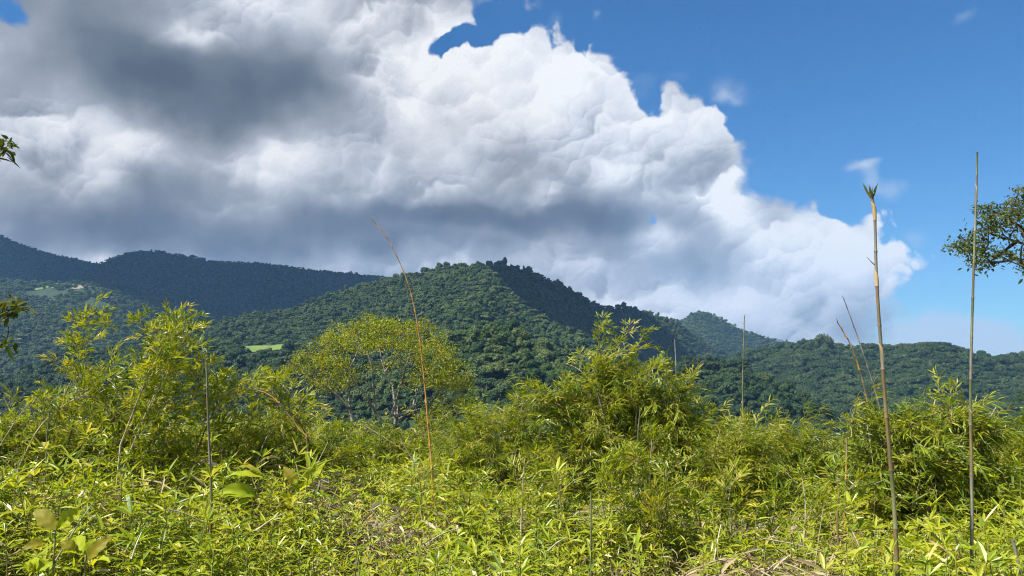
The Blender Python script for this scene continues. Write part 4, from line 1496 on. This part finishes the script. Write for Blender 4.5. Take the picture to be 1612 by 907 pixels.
fr = (0.1, -0.8, 0.6)
fl = (0.5, -0.6, 0.6)
up_ = (0.0, -0.3, 1.0)
broad_plant('young plant with two large upright leaves like a V in the left undergrowth', 5.2, (87, 880),
            [((88, 834), (56, 802), 26, M_OLIVE, .05, fr), ((90, 833), (130, 801), 24, M_BROAD, .1, fl), ((72, 853), (35, 866), 18, M_OLIVE, -.1, fr), ((66, 852), (81, 850), 10, M_BROAD, 0, up_)],
            [[(86, 860), (88, 834)]])
broad_plant('plant with bright yellow and olive broad leaves low at the left', 4.9, (134, 905),
            [((137, 882), (177, 845), 24, M_OLIVE, .05, fr), ((128, 874), (122, 844), 26, M_BROAD, .12, fr), ((122, 872), (97, 852), 20, M_OLIVE, 0, fr), ((120, 872), (98, 870), 12, M_BROAD, -.1, up_),
             ((140, 876), (150, 848), 16, M_BROAD, .1, fr), ((146, 890), (174, 885), 14, M_BROAD, -.1, up_), ((126, 900), (98, 896), 16, M_BROAD, -.15, up_)],
            [[(134, 895), (134, 876)]])
broad_plant('yellow leaved plant cut by the bottom edge near the left corner', 4.9, (58, 915),
            [((56, 902), (34, 890), 26, M_BROAD, -.05, up_), ((58, 900), (80, 884), 26, M_BROAD, .1, fr), ((56, 902), (52, 880), 22, M_BROAD, .1, fr)], [[(58, 905)]])
broad_plant('plant with huge pale drooping leaves beside the upright grey cane', 7.6, (395, 800),
            [((404, 781), (342, 776), 26, M_BROAD, -.1, fr), ((414, 752), (352, 752), 18, M_BROAD, -.05, (0, -.4, 1)), ((412, 746), (368, 738), 12, M_OLIVE, .1, up_), ((318, 790), (304, 778), 18, M_BROAD, 0, fr),
             ((400, 790), (372, 800), 16, M_BROAD, -.2, up_)],
            [[(400, 790), (404, 770), (417, 752)], [(398, 790), (404, 781)]])
broad_plant('plant with tall curling leaves standing right of the huge drooping ones', 7.8, (471, 800),
            [((471, 770), (446, 735), 18, M_OLIVE, .05, fr), ((474, 768), (514, 722), 19, M_BROAD, .1, fl), ((470, 774), (459, 752), 11, M_BROAD, 0, fr), ((472, 774), (488, 766), 10, M_BROAD, -.05, up_),
             ((462, 790), (440, 780), 16, M_BROAD, -.1, fr), ((455, 800), (440, 786), 14, M_OLIVE, -.1, fr)],
            [[(470, 795), (471, 770)]])


# ------------------------------------------------------------------ shoots that stand out, dry leaves, sticks
def lone_shoots():
    spots = [(1090, 850, 5.2), (1150, 862, 5.0), (1105, 880, 4.6), (1290, 868, 5.2), (1310, 880, 4.9), (1240, 830, 6.2), (170, 770, 7.0), (260, 845, 5.4), (420, 830, 5.8), (560, 840, 5.4),
             (640, 850, 5.2), (700, 870, 4.9), (760, 830, 5.8), (820, 860, 5.1), (880, 840, 5.6), (960, 870, 4.9), (1010, 850, 5.3), (1040, 880, 4.7), (520, 880, 4.7), (330, 880, 4.8), (230, 890, 4.6),
             (1460, 865, 5.1), (1500, 880, 4.8), (1575, 870, 5.0), (1570, 800, 6.8), (600, 800, 6.6), (690, 790, 6.8), (860, 790, 6.6), (1350, 850, 5.6), (1200, 880, 4.7), (40, 780, 6.6), (30, 830, 5.4),
             (480, 850, 5.3), (390, 870, 4.9), (740, 885, 4.6), (900, 885, 4.6), (1430, 885, 4.7), (580, 890, 4.6), (300, 800, 6.4), (1130, 830, 5.8)]
    stems = []
    for (px, py, Y) in spots:
        p = P(px, py, Y)
        gz = float(ground_z(p[0], Y))
        h = max(0.45, p[2] - gz + 0.05)
        r = thing('bamboo_shoot', (p[0], Y, gz), 'young bamboo shoot lifting a star of narrow pale leaves above the carpet', 'bamboo shoot', 'young shoots standing out of the bright carpet')
        r.rotation_euler = (rng.normal(0, .08), rng.normal(0, .08), rng.uniform(0, 6.28))
        v, q = tube([(0, 0, -.1), (0, 0, h * .5), (.01, 0, h)], [.006, .005, .003], 5)
        link('stem', mesh_from('stem', v, q, [M_TWIG], smooth=True), r)
        for k in range(11):
            a = k * 2.4
            e = 0.15 + 0.09 * k
            z = h * (0.72 + 0.28 * k / 10)
            v, q, t = blades(np.array([(0.008, 0, z)]), np.array([(math.cos(a) * math.cos(e), math.sin(a) * math.cos(e), math.sin(e))]), np.array([(0, 0, 1.0)]) + .1 * unit(1),
                             rng.uniform(.10, .16), rng.uniform(.016, .023), rng.uniform(.1, .45))
            link('leaf', mesh_from('leaf', v, [q, t], [M_COVER]), r)


lone_shoots()


def dry_pile():
    p = P(1205, 893, 4.7)
    gz = float(ground_z(p[0], p[1]))
    root = thing('dead_leaf_pile', (p[0], p[1], gz), 'pile of dry straw coloured bamboo leaves at the bottom edge', 'dead leaves')
    for k in range(110):
        x = rng.uniform(-.34, .36)
        top = p[2] - gz + 0.10 - 0.9 * x * x - rng.uniform(0, .18)
        b = np.array([(x, rng.normal(0, .14), top)])
        a = rng.normal(0, .5) + (0 if rng.random() < .6 else math.pi)
        d = np.array([(math.cos(a), math.sin(a) * .8, rng.normal(-.15, .25))])
        v, q, t = blades(b, d, unit(1) * .6 + (0, -.4, 1), rng.uniform(.14, .30), rng.uniform(.012, .026), rng.uniform(.1, .5), .25)
        link('dead_leaf', mesh_from('dead_leaf', v, [q, t], [M_DRY]), root)


dry_pile()

STICKS = [
    ('thin straw stick slanting up beside the V leaved plant', (88, 882), (146, 792), 5.2), ('short pale stick lying on the carpet left of the grey cane', (192, 789), (229, 796), 5.8),
    ('pale broken stick under the short lying one', (207, 880), (223, 838), 5.0), ('dry grass stem arching over the left carpet', (265, 802), (312, 818), 5.6),
    ('long dry stem slanting across the carpet between the big leaves', (408, 832), (448, 808), 5.6), ('dry stem at the left under the tall leaning bamboo', (0, 702), (40, 640), 8.4),
    ('grey fallen stem lying below the low hedge', (1200, 848), (1300, 870), 5.8), ('straw stick standing slanted in front of the dark hedge', (1124, 884), (1135, 826), 5.4),
    ('pale forked stick behind the dry leaf pile', (1246, 842), (1252, 868), 5.4), ('bleached stick in the right corner by the grey green culm', (1504, 845), (1512, 880), 5.0),
    ('bare brown twig slanting down beneath the sparse tree', (570, 668), (640, 712), 12.0), ('long thin dry stem leaning in the middle carpet', (630, 690), (690, 800), 8.0),
    ('straw stem lying flat below the middle of the carpet', (680, 850), (720, 832), 5.3), ('pale stick low in the carpet left of the dark green stem', (862, 868), (892, 846), 5.0)]
for lab, a, b, Y in STICKS:
    A, B = P(*a, Y), P(*b, Y + .1)
    o = A.copy()
    v, q = tube(curve_pts([A - o, (A + B) / 2 - o + (0, 0, .01), (B - o)], 8), np.linspace(.007, .0035, 8), 5)
    link('dry_stick', mesh_from('dry_stick', v, q, [M_STRAW], smooth=True), None, o, None, lab, 'stick', 'dry sticks in the undergrowth')
# ------------------------------------------------------------------ unseen clouds added above the frame to shade the far ridges and the dark shoulder
def cloud(label, c, lobes, seed):
    V, T, k = [], [], 0
    iv, it = ico(4)
    for (x, y, z, r, fl) in lobes:
        q = iv * r * (1, 1, fl)
        n = fnoise(q[:, 0] / 260 + x, q[:, 1] / 260 + q[:, 2] / 190 + y, seed, 4) - 0.5
        q = q * (1 + 0.55 * n[:, None])
        q[:, 2] = np.maximum(q[:, 2], -0.35 * r * fl)
        V.append(q + (x, y, z))
        T.append(it + k)
        k += len(iv)
    m = bpy.data.materials.get('cloud_white') or plain_mat('cloud_white', (0.75, 0.76, 0.78), (0.88, 0.88, 0.88), 0.004, 1.0)
    link('cloud', mesh_from('cloud', np.concatenate(V), [np.concatenate(T)], [m], smooth=True), None, c, 'stuff', label, 'cloud')


cloud('broad white cloud added out of view to shade the far left ridges', (-2210, 2290, 2350),
      [(0, 0, 0, 800, .35), (-800, 250, 40, 700, .38), (800, 150, 30, 640, .38), (-300, 620, 60, 700, .4), (600, 700, 20, 560, .4), (-1300, 700, 0, 650, .4), (1250, 500, 10, 420, .4), (200, -450, 0, 420, .35)], 5)
cloud('white cloud added out of view to shade the highest far mountain', (-4160, 2930, 2450), [(0, 0, 0, 850, .35), (700, 300, 30, 600, .4), (-500, 500, 0, 700, .4), (300, 800, 20, 600, .4)], 8)
cloud('small white cloud added out of view to shade the dark shoulder', (-1200, 1020, 2300), [(0, 0, 0, 190, .4), (-90, -190, 0, 140, .4), (100, 150, 10, 130, .4)], 9)
# ------------------------------------------------------------------ haze
def build_haze():
    m = mat_new('air')
    pv = n_new('ShaderNodeVolumePrincipled')
    pv.inputs['Color'].default_value = (0.28, 0.56, 1.0, 1)
    pv.inputs['Density'].default_value = HAZE_D
    pv.inputs['Anisotropy'].default_value = 0.0
    o = n_new('ShaderNodeOutputMaterial')
    N.tree.links.new(pv.outputs[0], o.inputs['Volume'])
    x0, x1, y0, y1, z0, z1 = -9200, 9200, -9200, 9200, VALLEY - 12, 1250
    v = [(x, y, z) for z in (z0, z1) for y in (y0, y1) for x in (x0, x1)]
    f = [(0, 2, 3, 1), (4, 5, 7, 6), (0, 1, 5, 4), (2, 6, 7, 3), (0, 4, 6, 2), (1, 3, 7, 5)]
    link('haze', mesh_from('haze', v, np.array(f), [m]), kind='stuff', label='thin blue haze lying over the valley and hills', cat='haze')


HAZE_D = 0.62e-4
build_haze()
